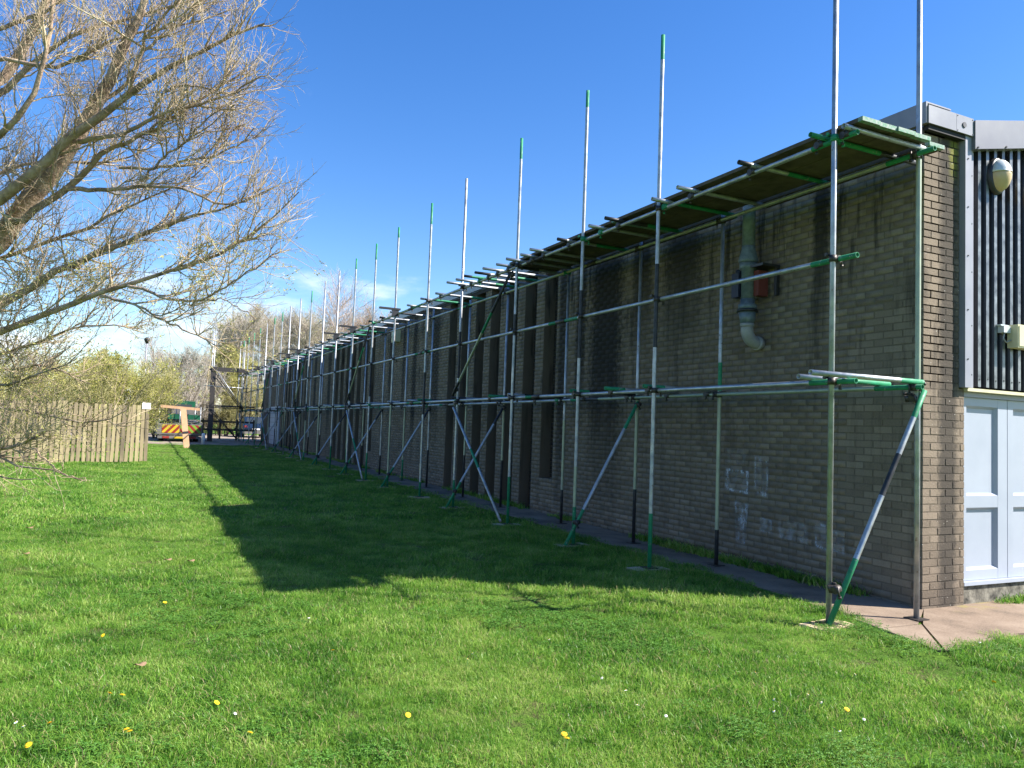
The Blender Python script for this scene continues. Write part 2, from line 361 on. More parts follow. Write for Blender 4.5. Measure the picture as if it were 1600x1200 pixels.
# ================================================================== ground
def gz(x, y):
    x = np.asarray(x, float); y = np.asarray(y, float)
    und = .011*np.sin(1.9*x+.7*y)+.009*np.sin(2.7*y-1.1*x+1)+.006*np.sin(5.1*x+3.3*y)
    fade = np.clip((5.4-x)/1.2, 0, 1)*np.clip((y+4)/3, 0, 1)*np.clip((60-y)/20, 0, 1)*np.clip((x+25)/10, 0, 1)
    return gz0(x, y)+und*fade
def axis(lo, hi, step, far):
    a = np.arange(lo, hi+1e-6, step); g = []; d = step
    while (g[-1] if g else 0) < far: d *= 1.5; g.append((g[-1] if g else 0)+d)
    g = np.array(g); return np.concatenate([(lo-g)[::-1], a, hi+g])
gxs, gys = axis(-14, 9, .3, 1600), axis(-2, 50, .35, 1600)
GX, GY = np.meshgrid(gxs, gys, indexing='ij')
V = np.stack([GX, GY, gz(GX, GY)], -1).reshape(-1, 3); ny = len(gys)
ii, jj = np.meshgrid(np.arange(len(gxs)-1), np.arange(ny-1), indexing='ij'); b0 = (ii*ny+jj).ravel()
me = np_mesh('lawn', V, np.stack([b0, b0+ny, b0+ny+1, b0+1], 1), M['lawn'], smooth=True)
tag(link(bpy.data.objects.new('lawn', me)), 'mown green lawn running along the brick building', None, None, 'structure')

def sheet(name, poly, mat_, dz, th, label):
    """a slab with a polygon outline following the ground"""
    n = len(poly); m = MB()
    top = [(x, y, float(gz0(x, y))+dz) for x, y in poly]; bot = [(x, y, z-th) for x, y, z in top]
    m.add(top+bot, [tuple(range(n))]+[(i, i+n, (i+1) % n+n, (i+1) % n) for i in range(n)])
    return m.build(name, mat_, label=label, kind='structure')
PATH = [(6.03, 50.5), (6.02, 30), (6.06, 22), (5.98, 16), (6.05, 12), (6.0, 9), (6.06, 7), (5.98, 5.8), (5.9, 5.15), (5.75, 4.62), (5.88, 4.2), (6.9, 4.9), (6.9, 50.5)]
sheet('path', [(6.9, 50.5), (6.03, 50.5), (6.02, 30), (6.06, 22), (5.98, 16), (6.05, 12), (6.0, 9), (6.06, 7), (5.98, 5.8), (5.9, 5.15), (5.80, 4.62), (6.27, 4.62), (6.9, 5.02)], M['conc'], .014, .08,
      'narrow brown concrete path at the foot of the long wall')
sheet('paved_apron', [(6.30, 4.605), (5.80, 4.605), (5.74, 4.3), (5.66, 4.02), (5.70, 3.985)], M['conc'], .014, .08, 'left slab of brown concrete apron beside the corner')
sheet('paved_apron', [(6.93, 5.04), (6.323, 4.605), (5.718, 3.972), (5.80, 3.94), (5.95, 3.955), (6.15, 4.0), (6.35, 4.06), (6.6, 4.07), (6.87, 4.12), (7.3, 4.04), (8.2, 3.9), (14, 3.8), (14, 5.04)], M['conc'], .016, .08, 'right slab of brown concrete apron below the white door')
sheet('yard', [(-3, 42.6), (2.4, 41.2), (6.0, 42.5), (6.0, 50.6), (30, 50.6), (30, 63), (-6, 63)], M['yard'], .012, .02, 'brown gravel yard at the far end of the building')
def in_paved(x, y):
    left = np.interp(y, [3.86, 4.0, 4.3, 4.62, 5.15, 5.8, 7, 9, 12, 16, 22, 30, 50], [5.8, 5.66, 5.74, 5.80, 5.9, 5.98, 6.06, 6.0, 6.05, 5.98, 6.06, 6.02, 6.03])
    front = np.interp(x, [5.66, 5.7, 5.95, 6.3, 6.55, 6.87, 7.3, 8.2, 14], [4.02, 3.98, 3.95, 4.03, 4.05, 4.10, 4.02, 3.9, 3.8])
    wob = .04*np.sin(9*x+7*y)+.03*np.sin(23*y+3*x)+.03
    return ((x > left+.02+wob) & (y > 4.3)) | ((x > 5.7) & (y > front+.03+wob) & (y <= 4.7)) | ((y > np.interp(x, [-6, -3, 2.4, 6], [62, 42.6, 41.2, 42.5])) & (x > -3))

# ================================================================== building
WX, GYF = 6.85, 5.0
bld = empty('brick_building', (WX, GYF, 0), 'long low brown brick building with dark streaked wall and grey flashing', 'building')
SLOTS = []
for g0 in (12.42, 24.72, 37.02):
    for k in range(7):
        a = g0+.84*k
        SLOTS.append((a, a+.50, .75 if k == 0 else .02))
DOORW = (43.2, 46.7)
WEND = 50.0
wall = MB()
ed = [GYF+.006]
for a, b, zb in SLOTS: ed += [a, b]
ed.append(WEND)
for i in range(0, len(ed), 2): wall.box((WX+.006, ed[i], -.3), (WX+.32, ed[i+1], 4.76))
for a, b, zb in SLOTS: wall.box((WX+.245, a, -.3), (WX+.319, b, 4.755)); wall.box((WX+.008, a, -.3), (WX+.245, b, zb-.005))
bw = wall.build('brick_wall', M['mortar'], bld)
# every brick: (y0,y1,z0,z1)
rects = []; srects = []
def course(y0, y1, z, off, dst, pitch=.225):
    y = y0-off
    while y < y1-.01:
        a, b = max(y, y0), min(y+.218, y1-.003)
        if b-a > .03: dst.append((a, b, z+.0035, z+.0715))
        y += pitch
for c in range(63):
    z = .0+.075*c; off = .1125*(c % 2)
    for i in range(0, len(ed), 2): course(ed[i], ed[i+1], z, off, rects)
    for a, b, zb in SLOTS:
        if z+.075 <= zb+.01: course(a, b, z, off, rects)
        else: course(a, b, z, off, srects)
def brick_verts(y0, y1, z0, z1, x, jx, yaxis=True, dep=.03):
    t = .0035
    return [(x+dep, y0, z0), (x+dep, y1, z0), (x+dep, y1, z1), (x+dep, y0, z1), (x+jx, y0+t, z0+t), (x+jx, y1-t, z0+t), (x+jx, y1-t, z1-t), (x+jx, y0+t, z1-t)]
BF = np.array([(4, 7, 6, 5), (0, 4, 5, 1), (1, 5, 6, 2), (2, 6, 7, 3), (3, 7, 4, 0)])
def brick_cloud(name, rs, x, mat_, parent):
    r = np.array(rs); n = len(r); t = .004; j = rng.uniform(.0005, .0045, n)
    V = np.zeros((n, 8, 3)); lo = r[:, 0]; hi = r[:, 1]; zl = r[:, 2]; zh = r[:, 3]
    for k, (yy, zz, xx) in enumerate(((lo, zl, x+.03), (hi, zl, x+.03), (hi, zh, x+.03), (lo, zh, x+.03), (lo+t, zl+t, x+j), (hi-t, zl+t, x+j), (hi-t, zh-t, x+j), (lo+t, zh-t, x+j))):
        V[:, k, 0] = xx; V[:, k, 1] = yy; V[:, k, 2] = zz
    V[:, 4:, :] += rng.normal(0, .0012, (n, 4, 3))*np.array([0, 1, 1])
    V -= np.array(ORG[parent.name])
    Fq = (BF[None]+8*np.arange(n)[:, None, None]).reshape(-1, 4)
    o = bpy.data.objects.new(name, np_mesh(name, V.reshape(-1, 3), Fq, mat_)); link(o, parent); o['kind'] = 'stuff'; return o
full = [r for r in rects if abs(r[1]-r[0]-.218) < .012]
full.sort(key=lambda r: (r[0]-4.0)**2*1.0+((r[2]-1.6)*.9)**2)
single = set(full[:140]); rest = [r for r in rects if r not in single]
brick_cloud('brickwork', rest, WX, M['brick'], bw)
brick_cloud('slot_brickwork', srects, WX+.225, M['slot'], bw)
def shared_brick(w_, h_, d_=.03, along='y'):
    t = .0035; vs = brick_verts(-w_/2, w_/2, -h_/2, h_/2, 0, 0, dep=d_)
    vs = [list(v) for v in vs]
    for v in vs[4:]: v[1] += random.gauss(0, .001); v[2] += random.gauss(0, .001)
    if along == 'x': vs = [(v[1], v[0], v[2]) for v in vs]
    me = bpy.data.meshes.new('brick'); fs = BF.tolist()
    if along == 'x': fs = [f[::-1] for f in fs]
    me.from_pydata([tuple(v) for v in vs], [], fs); return me
bm_ = [shared_brick(.217, .068) for _ in range(4)]
for m_ in bm_: m_.materials.append(M['brick'])
for r in sorted(single):
    o = bpy.data.objects.new('brick', random.choice(bm_)); link(o, bw)
    o.location = (random.uniform(0, .004), (r[0]+r[1])/2-GYF, (r[2]+r[3])/2)
# gable pier
pm = MB(); pm.box((WX+.008, GYF+.0055, -.3), (7.470, GYF+.4, 2.20)); pm.box((WX+.0085, GYF+.006, 2.20), (7.388, GYF+.4, 4.757))
pier = pm.build('gable_pier', M['piermortar'], bld)
cache = {}
for c in range(63):
    z = .075*c; xr = 7.475 if z < 2.15 else 7.392
    x = WX-(.1125 if c % 2 else 0)
    while x < xr-.02:
        a, b = max(x, WX), min(x+.218, xr)
        if b-a > .03:
            key = (round(b-a, 3), random.randrange(3))
            if key not in cache: cache[key] = shared_brick(b-a, .068, .03, 'x'); cache[key].materials.append(M['pier'])
            o = bpy.data.objects.new('brick', cache[key]); link(o, pier); o.location = ((a+b)/2-WX, random.uniform(0, .0035), z+.0375)
        x += .225
# body of the building behind the facing (other walls, roof)
bb = MB(); bb.box((27-.3, GYF+.01, -.3), (27, WEND, 4.76)); bb.box((WX+.32, WEND-.3, -.3), (27-.3, WEND-.001, 4.76))
bb.build('rear_wall', M['mortar'], bld)
rf = MB()
rf.add([(7.0, 5.0, 4.86), (17, 5.0, 6.85), (27, 5.0, 4.86), (7.0, WEND, 4.86), (17, WEND, 6.85), (27, WEND, 4.86)], [(0, 1, 4, 3), (1, 2, 5, 4)])
rf.add([(7.0, 5.0, 4.80), (17, 5.0, 6.79), (27, 5.0, 4.80), (7.0, WEND, 4.80), (17, WEND, 6.79), (27, WEND, 4.80)], [(3, 4, 1, 0), (4, 5, 2, 1)])
rf.build('roof', M['roof'], bld)
# coping lengths along the wall
y = GYF-.075
while y < WEND:
    y2 = min(y+3.0, WEND+.05); m = MB()
    m.box((WX-.075, y+.003, 4.785), (WX-.055, y2-.003, 5.0)); m.box((WX-.055, y+.003, 4.985), (WX+.30, y2-.003, 4.999)); m.box((WX-.055, y+.003, 4.786), (WX-.012, y2-.003, 4.80))
    m.build('coping', M['flash'], bld); y = y2
m = MB(); m.box((WX-.012, GYF+.2, 4.70), (WX+.0, WEND, 4.782)); m.build('coping_shadow_strip', M['gapshade'], bld)  # near-black strip paints the coping's shade onto the wall top
# gable coping: two lengths and a round vent
for xa, xb in ((WX-.052, 7.215), (7.219, 7.485)):
    m = MB(); m.box((xa, GYF-.085, 4.785), (xb, GYF-.065, 4.965)); m.box((xa, GYF-.065, 4.95), (xb, GYF+.2, 4.964)); g = m.build('gable_coping', M['flash'], bld)
    if xb > 7.3:
        v = MB(); v.path([(7.335, GYF-.094, 4.872), (7.335, GYF-.08, 4.872)], [.028, .028], 16); v.build('vent_hole', M['blackp'], g)
        for sx_ in (7.235, 7.47):
            for sz in (4.80, 4.95):
                q = MB(); q.tube((sx_, GYF-.089, sz), (sx_, GYF-.08, sz), .006, 6); q.build('screw', M['blackp'], g)
m = MB(); m.box((WX-.02, GYF-.06, 4.735), (7.385, GYF-.004, 4.783)); m.build('coping_underside', M['gapshade'], bld)
# corner trim, fascia, cladding
m = MB(); m.box((7.395, GYF-.06, 2.215), (7.49, GYF+.01, 4.783)); tr = m.build('corner_trim', M['trim'], bld)
m = MB(); m.box((7.4905, GYF-.022, 2.218), (7.578, GYF+.01, 4.72)); tr2 = m.build('corner_trim', M['trim'], bld)
for k, z in enumerate((2.5, 3.0, 3.55, 4.05, 4.55)):
    q = MB(); q.tube((7.435, GYF-.068, z), (7.435, GYF-.055, z), .008, 6); q.build('screw', M['blackp'], tr)
    q = MB(); q.tube((7.545, GYF-.030, z-.15), (7.545, GYF-.015, z-.15), .008, 6); q.build('screw', M['blackp'], tr2)
m = MB(); SLP = .205
f0, f1 = 7.492, 17.0
zt = lambda x: 4.955+SLP*(x-7.518)
for (xa, xb) in ((f0, f1),):
    P0 = [(xa, GYF-.10, zt(xa)-.30), (xb, GYF-.10, zt(xb)-.30), (xb, GYF-.10, zt(xb)), (xa, GYF-.10, zt(xa))]
    P1 = [(p[0], GYF+.05, p[2]) for p in P0]
    m.add(P0+P1, [(0, 1, 2, 3), (0, 4, 5, 1), (3, 2, 6, 7), (0, 3, 7, 4), (5, 4, 7, 6)])
    Q0 = [(34-p[0], p[1], p[2]) for p in P0]; Q1 = [(34-p[0], p[1], p[2]) for p in P1]
    m.add(Q0+Q1, [(3, 2, 1, 0), (1, 5, 4, 0), (7, 6, 2, 3), (4, 7, 3, 0)])
fas = m.build('fascia', M['fascia'], bld)
for x in (7.53, 7.99, 8.45):
    q = MB(); q.tube((x, GYF-.112, zt(x)-.285), (x, GYF-.098, zt(x)-.285), .010, 6); q.build('screw', M['blackp'], fas)
PITCHR = .133; x = 7.58
while x < 26.5:
    m = MB(); n = 8; q = M
    for k in range(n):
        a = x+k*PITCHR; ztop = min(zt(a), zt(34-a))-.05
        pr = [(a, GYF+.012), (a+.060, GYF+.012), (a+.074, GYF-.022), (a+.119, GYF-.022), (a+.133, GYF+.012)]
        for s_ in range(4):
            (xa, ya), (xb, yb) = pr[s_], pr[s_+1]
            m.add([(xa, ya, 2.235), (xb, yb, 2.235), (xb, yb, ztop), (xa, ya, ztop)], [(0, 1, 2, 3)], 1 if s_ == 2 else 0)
    cp = m.build('cladding_panel', [M['ribd'], M['ribsheen']], bld)
    if x < 9:
        for k in range(n):
            s_ = MB(); xx = x+k*PITCHR+.096; s_.tube((xx, GYF-.028, 2.31+.01*(k % 2)), (xx, GYF-.020, 2.31+.01*(k % 2)), .008, 6); s_.build('screw', M['blackp'], cp)
    x += n*PITCHR
m = MB(); m.box((7.472, GYF-.035, 2.182), (26.9, GYF+.09, 2.214)); m.build('lintel_flashing', M['cream'], bld)
m = MB(); m.box((7.476, GYF+.03, 2.13), (26.9, GYF+.12, 2.180)); m.build('door_header', M['trim'], bld)
m = MB(); m.box((7.476, GYF+.03, -.3), (26.9, GYF+.4, .235)); m.build('plinth', M['plinth'], bld)
m = MB(); m.box((7.478, GYF+.0, .237), (10.4, GYF+.12, .272)); m.build('door_sill', M['white'], bld)
# panelled door leaves
def leaf(x0, x1, name):
    o = MB(); yf = GYF+.06; zl, zh = .275, 2.128
    st = .155; pz = [(zl+.10, 1.005), (1.125, zh-.085)]
    xl, xr = x0+st*.6, x1-st
    o.box((x0, yf, zl), (xl, yf+.06, zh)); o.box((xr, yf, zl), (x1, yf+.06, zh))
    for a, b in ((zl, pz[0][0]), (pz[0][1], pz[1][0]), (pz[1][1], zh)): o.box((xl, yf+.001, a), (xr, yf+.06, b))
    d = o.build(name, M['white'], bld)
    for a, b in pz:
        p = MB(); i = .026
        p.add([(xl, yf+.002, a), (xr, yf+.002, a), (xr, yf+.002, b), (xl, yf+.002, b), (xl+i, yf+.035, a+i), (xr-i, yf+.035, a+i), (xr-i, yf+.035, b-i), (xl+i, yf+.035, b-i)],
              [(0, 1, 5, 4), (1, 2, 6, 5), (2, 3, 7, 6), (3, 0, 4, 7), (4, 5, 6, 7)]); p.build('door_panel', M['white'], d)
leaf(7.50, 8.262, 'door'); leaf(8.272, 9.04, 'door'); leaf(9.05, 9.82, 'door')
m = MB(); m.box((9.83, GYF+.02, .273), (26.9, GYF+.10, 2.129)); m.build('infill_panel', M['trim'], bld)
m = MB(); m.box((7.478, GYF+.125, .28), (9.82, GYF+.15, 2.129)); m.build('door_backing', M['gapshade'], bld)
# shutter far along the wall
m = MB()
for k in range(8): m.box((WX-.035, DOORW[0]+.05, .33+.25*k), (WX-.005, DOORW[1]-.05, .33+.25*k+.235))
sh = m.build('shutter', M['shutter'], bld)
m = MB()
for a, b, c, d in ((DOORW[0]-.08, DOORW[0]+.04, .3, 2.45), (DOORW[1]-.04, DOORW[1]+.08, .3, 2.45), (DOORW[0]+.045, DOORW[1]-.045, 2.34, 2.45)): m.box((WX-.06, a, c), (WX-.003, b, d))
m.build('shutter_frame', M['shutter'], sh)
# pale box high on the wall
def wallbox(name, y, z, w_, h_, d_, mt, label, cat):
    m = MB(); m.box((WX-d_, y-w_/2, z-h_/2), (WX-.002, y+w_/2, z+h_/2)); m.box((WX-d_-.012, y-w_/2+.02, z-h_/2+.02), (WX-d_-.001, y+w_/2-.02, z+h_/2-.02)); return m.build(name, mt, None, label, cat, org=(WX, y, z-h_/2))
wallbox('junction_box', 22.2, 4.30, .38, .36, .16, M['cream'], 'pale square box high on the brick wall halfway along', 'box')
# faded white paint marks
def mark(y0, y1, z0, z1, fill, edge, taper=0, label=None):
    n = 16; vs = []; cv = []
    for i in range(n+1):
        for j in range(n+1):
            u, v = i/n, j/n; yc = (y0+y1)/2; wd = (y1-y0)*(1-taper*(1-v))
            vs.append((-.004, yc+(u-.5)*wd-GYF, z0+(z1-z0)*v+(u-.5)*.02))
            e = min(u, 1-u, v, 1-v); cv.append(max(edge if .03 < e < .13 else 0, fill*(.5+.5*random.random())) if e > .02 else 0)
    fs = [(i*(n+1)+j, i*(n+1)+j+1, (i+1)*(n+1)+j+1, (i+1)*(n+1)+j) for i in range(n) for j in range(n)]
    me = bpy.data.meshes.new('painted_mark'); me.from_pydata(vs, [], fs); at = me.attributes.new('cover', 'FLOAT', 'POINT'); at.data.foreach_set('value', cv)
    me.materials.append(M['chalk']); o = bpy.data.objects.new('painted_mark', me); link(o, bw); o['label'] = label
mark(7.34, 7.79, .93, 1.24, .22, .62, label='faded white painted square with an outline')
mark(7.40, 7.76, 1.29, 1.47, .10, .16, label='faint white painted smear above the square')
mark(7.02, 7.27, .92, 1.42, .18, .48, label='upright faded white painted outline')
mark(7.34, 7.62, .30, .84, .55, .45, taper=.45, label='tapering patch of faded white paint')
mark(6.95, 7.16, .50, .68, .34, .36, label='small patch of faded white paint')
mark(6.40, 6.86, .46, .70, .34, .30, label='wide patch of faded white paint')
mark(6.13, 6.31, .43, .73, .24, .42, label='small upright faded white outline')
mark(5.90, 6.12, .43, .66, .22, .34, label='rightmost patch of faded white paint')

# ================================================================== fittings on the building
# extract duct with fan
DX, DY = 6.63, 7.20
du = empty('extract_duct', (DX, DY, 2.7), 'grey extractor duct with fan and elbow on the shaded brick wall', 'duct')
m = MB(); m.path([(DX, DY, 3.98), (DX, DY, 5.0)], [.078]*2, 20, hollow=.9); m.build('pipe', M['duct'], du)
m = MB(); m.path([(DX, DY, 3.985), (DX, DY, 3.95), (DX, DY, 3.82), (DX, DY, 3.80), (DX, DY, 3.775)], [.081, .083, .118, .121, .10], 20); m.build('reducer', M['duct'], du)
m = MB(); m.path([(DX, DY, 3.775), (DX, DY, 3.70), (DX, DY, 3.69), (DX, DY, 3.33)], [.105, .105, .080, .080], 20); m.build('fan_casing', M['duct'], du)
m = MB(); m.box((DX-.09, DY+.07, 3.36), (DX+.05, DY+.19, 3.66)); m.path([(DX-.02, DY+.13, 3.66), (DX-.02, DY+.13, 3.71)], [.05, .045], 12); m.build('fan_motor', M['navy'], du)
m = MB(); m.box((DX+.02, DY-.16, 3.36), (DX+.17, DY-.078, 3.67)); m.build('fan_housing', M['red'], du)
m = MB(); m.box((DX-.05, DY-.30, 3.70), (WX-.002, DY+.0, 3.73)); m.box((DX+.17, DY-.30, 3.36), (WX-.002, DY-.26, 3.70)); m.build('wall_bracket', M['blackp'], du)
m = MB(); m.path([(DX, DY, 3.33), (DX, DY, 3.27), (DX, DY, 3.265), (DX, DY, 3.20)], [.085, .085, .112, .112], 20); m.path([(DX, DY, 3.20), (DX, DY, 3.17)], [.128, .128], 20, 1); m.path([(DX, DY, 3.17), (DX, DY, 3.02)], [.105, .080], 20)
m.build('flange', [M['duct'], M['blackp']], du)
pts = [(DX, DY, 3.02)]+[(DX+.16*(1-math.cos(a)), DY, 2.96-.16*math.sin(a)) for a in [i*math.pi/16 for i in range(9)]]+[(WX+.03, DY, 2.80)]
m = MB(); m.path(pts, [.076]*len(pts), 20); m.path([(DX, DY, 3.03), (DX, DY, 2.985)], [.085, .085], 20); m.path([(DX+.15, DY, 2.80), (DX+.20, DY, 2.80)], [.086, .086], 20); m.build('elbow', M['pvc'], du)
m = MB(); m.box((DX-.09, DY-.095, 4.50), (WX-.002, DY-.082, 4.54)); m.box((DX-.09, DY+.082, 4.50), (WX-.002, DY+.095, 4.54)); m.box((DX-.095, DY-.095, 4.50), (DX-.082, DY+.095, 4.54)); m.build('pipe_clip', M['duct'], du)
# oval bulkhead lamp
lx, lz = 7.93, 4.46; yf = GYF-.024
lm = empty('bulkhead_lamp', (lx, yf, lz-.2), 'oval bulkhead lamp with yellowed diffuser on the black cladding', 'lamp')
def dome(cx, cz, rx, rz, dep, y0, zmin=-1, zmax=1, k=24, n=8, wall_=0):
    vs = []; fs = []
    for i in range(n+1):
        a = i/n*math.pi/2
        for j in range(k):
            b = 2*math.pi*j/k; vs.append((cx+rx*math.cos(a)*math.cos(b), y0-wall_*(1 if i else 0)-dep*math.sin(a), max(min(cz+rz*math.cos(a)*math.sin(b), cz+zmax*rz), cz+zmin*rz)))
    for i in range(n):
        for j in range(k): fs.append((i*k+j, i*k+(j+1) % k, (i+1)*k+(j+1) % k, (i+1)*k+j))
    return vs, fs
m = MB(); m.add(*dome(lx, lz, .135, .195, .03, yf, wall_=.03), 0, True); m.build('backplate', M['blackp'], lm)
m = MB(); m.add(*dome(lx+.005, lz, .118, .172, .125, yf-.03, zmax=.12), 0, True); m.build('diffuser', M['amber'], lm)
m = MB(); m.add(*dome(lx+.005, lz, .122, .176, .130, yf-.03, zmin=.12), 0, True); m.build('cowl', M['chrome'], lm)
# yellowed sensor box
bx_, bz_ = 8.25, 2.785
sb = empty('sensor_box', (bx_, GYF-.03, bz_-.12), 'yellowed plastic box with bracket and wire on the black cladding', 'box')
m = MB(); m.box((bx_-.145, GYF-.15, bz_-.12), (bx_+.16, GYF-.04, bz_+.12)); m.box((bx_-.13, GYF-.158, bz_-.105), (bx_+.145, GYF-.149, bz_+.105)); m.build('housing', M['cream'], sb)
m = MB(); m.box((bx_-.28, GYF-.09, bz_+.03), (bx_-.17, GYF-.023, bz_+.10)); m.box((bx_-.30, GYF-.07, bz_+.101), (bx_-.16, GYF-.023, bz_+.115)); m.build('bracket', M['chrome'], sb)
pts = [(bx_-.24, GYF-.07, bz_+.03), (bx_-.26, GYF-.07, bz_-.03), (bx_-.22, GYF-.075, bz_-.07), (bx_-.17, GYF-.08, bz_-.05), (bx_-.14, GYF-.08, bz_-.045)]
m = MB(); m.path(pts, [.007]*5, 6); m.build('wire', M['pvc'], sb)

# ================================================================== scaffold
XO, XI = 5.44, 6.43
Z1, ZR, Z2 = 2.15, 3.24, 4.33
YS = [4.85, 7.44, 9.19, 11.285, 13.69, 15.63, 18.0, 19.97, 22.13, 24.23, 26.28, 28.55, 30.68, 32.97, 35.03, 37.19, 39.59, 41.97, 44.4, 46.6, 49.0]
sc = empty('scaffold', (XO, YS[0], 0), 'galvanised and green tube scaffold standing along the long brick wall', 'scaffold')
TR = .0242
def stube(name, a, b, segs=None, parent=sc, r=TR, label=None):
    """tube from a to b; segs = [(metres of colour from a, material index)...], the last one runs to the end"""
    a, b = Vector(a), Vector(b); ln = (b-a).length; pts = [a]; mats = []; d = 0
    for q, mi in (segs or [(ln, 0)]):
        d2 = min(d+q, ln)
        if d2-d < .01: continue
        pts.append(a+(b-a)*(d2/ln)); mats.append(mi); d = d2
    if ln-d > .01: pts.append(b); mats.append(0)
    m = MB(); m.path(pts, [r]*len(pts), 12, mats=mats, hollow=.82)
    return m.build(name, TUBEM, parent, label)
def coupler_mesh(mt):
    m = MB(); m.path([(0, 0, -.03), (0, 0, .03)], [.034]*2, 10); m.path([(.048, -.032, 0), (.048, .032, 0)], [.034]*2, 10)
    m.obox((.024, 0, 0), (.03, 0, 0), (0, .022, 0), (0, 0, .026)); m.path([(.03, .03, .035), (-.045, .03, .035)], [.009]*2, 6); m.path([(-.06, .03, .035), (-.04, .03, .035)], [.017]*2, 6)
    m.path([(.085, -.02, .03), (.085, -.02, -.055)], [.009]*2, 6); m.path([(.085, -.02, -.07), (.085, -.02, -.05)], [.016]*2, 6)
    me = bpy.data.meshes.new('coupler'); me.from_pydata(m.v, [], m.f); me.materials.append(mt); me.polygons.foreach_set('use_smooth', m.sm); return me
CM = [coupler_mesh(M['coupler']), coupler_mesh(M['gcoupler'])]
def coupler(p, rz=0, tilt=0, parent=sc, mesh=None):
    o = bpy.data.objects.new('coupler', mesh or CM[0 if random.random() < .8 else 1]); link(o, parent)
    o.location = Vector(p)-ORG[parent.name]; o.rotation_euler = (tilt, 0, rz); return o
random.seed(21)
pm = MB(); pm.box((-.075, -.075, 0), (.075, .075, .008)); pm.path([(0, 0, .008), (0, 0, .08)], [.019]*2, 8)
plate = bpy.data.meshes.new('base_plate'); plate.from_pydata(pm.v, [], pm.f); plate.materials.append(M['coupler'])
# hand-set colours of the nearest standards: from the ground up
OUT = {0: [(9, 0)], 1: [(.62, 1), (1.55, 0), (.4, 0), (.55, 2), (.45, 2), (2.5, 0), (.42, 1)], 2: [(.50, 1), (.55, 3), (1.5, 0), (.65, 2), (.3, 2), (2.62, 0), (.4, 1)],
       3: [(.75, 1), (2.3, 0), (.35, 2), (2.6, 0), (.5, 1)]}
for i, y in enumerate(YS):
    g = float(gz0(XO, y)); gi = float(gz0(XI, y))+.0145
    top = 6.47 if i else 7.2
    segs = OUT.get(i)
    if segs is None:
        segs = [(random.choice((.5, .7, .3, 0)), 1), (random.uniform(1.0, 2.2), random.choice((0, 0, 3))), (random.choice((0, .6, .9)), 2), (9, 0)]
        if random.random() < .6:
            done = sum(s[0] for s in segs[:3]); segs[3] = (top-g-done-random.uniform(.25, .5), 0); segs.append((1, 1))
    dx = random.uniform(-.012, .012) if i > 1 else 0
    stube('standard', (XO, y, g+.035), (XO+dx, y+dx, top), segs)
    # sole board and base plate
    m = MB(); sb_ = .23; a = random.uniform(-.3, .3) if i else .15
    rot = Matrix.Rotation(a, 3, 'Z'); m.box((XO-sb_-.02, y-.115, g-.03), (XO+sb_-.02, y+.115, g+.024), rot=rot); m.build('sole_board', M['sole'], sc)
    o = bpy.data.objects.new('base_plate', plate); link(o, sc); o.location = Vector((XO, y, g+.025))-ORG[sc.name]
    itop = 7.2 if i == 0 else (4.46 if i < 4 else random.uniform(4.42, 4.85))
    yi = y-.10 if i == 0 else y
    segs = [(random.choice((.55, .75, .9)), random.choice((1, 2, 2))), (random.uniform(1, 2), random.choice((0, 3)))]
    if i == 1: segs = [(.42, 2), (1.1, 3), (.6, 3), (.35, 1), (9, 0)]
    if i == 0: segs = [(1.95, 0), (2.4, 3), (9, 0)]
    stube('standard', (XI, yi, gi+.01), (XI, yi, itop), segs)
    o = bpy.data.objects.new('base_plate', plate); link(o, sc); o.location = Vector((XI, yi, gi+.001))-ORG[sc.name]
    for z in (Z1, ZR, Z2):
        coupler((XO, y, z), 0)
        if z != ZR: coupler((XI, yi, z), math.pi)
def ledger(x, z, name, ystart=4.64, yend=49.4, ln=6.3, first=None):
    y = ystart; k = 0
    while y < yend-.3:
        y2 = min(y+(first if (k == 0 and first) else ln*random.uniform(.92, 1.0)), yend); e = .5*random.random()+.15
        segs = [(random.choice((.55, .35, .12)) if k else .5, 1), ((y2-y)-1.0, random.choice((0, 0, 0, 3))), (9, random.choice((1, 0, 2)))]
        stube(name, (x, y+.002, z), (x, y2-.002, z), segs)
        m = MB(); m.path([(x, y2-.13, z), (x, y2+.13, z)], [.031]*2, 10)
        if y2 < yend-.3: m.build('sleeve', M['coupler'], sc)
        y = y2; k += 1
ledger(XO+.05, Z2, 'ledger'); ledger(XI-.05, Z2, 'ledger', 4.55); ledger(XO+.05, ZR, 'guard_rail', 4.63, first=5.2)
ledger(XO+.05, Z1, 'ledger', 4.63); ledger(XI-.05, Z1, 'ledger', 4.66); 
# transoms on the top lift
tys = [4.70, 4.985, 5.853, 6.804, 7.30, 8.277, 8.708, 9.565, 10.35, 10.75, 11.15, 11.62, 12.05, 12.45, 12.85, 13.25, 13.62, 14.9]
outs = [.06, .15, .20, .22, .20, .22, .2, .2, .24, .2, .26, .22, .28, .26, .3, .3, .34, .1]
for i, y in enumerate(YS[5:]):
    tys += [y+.09, y+1.15]; outs += [.10, .06] if i % 3 else [.14, .10]
for y, e in zip(tys, outs):
    xo, xi = XO+.05-e-.05, (6.76 if y == 4.985 else random.uniform(6.46, 6.52))
    c = random.choice((0, 0, 1, 2, 0))
    stube('transom', (xo, y, Z2+.0495), (xi, y, Z2+.0495), [(.3 if random.random() < .6 else .15, random.choice((0, 0, 2))), (.5, c), (9, random.choice((0, 0, 1)))] if y > 5.2 else [(.2, 0), (9, 0)] if y < 4.8 else [(.9, 1), (9, 2)])
    coupler((XO+.05, y+.04, Z2+.012), math.pi/2)
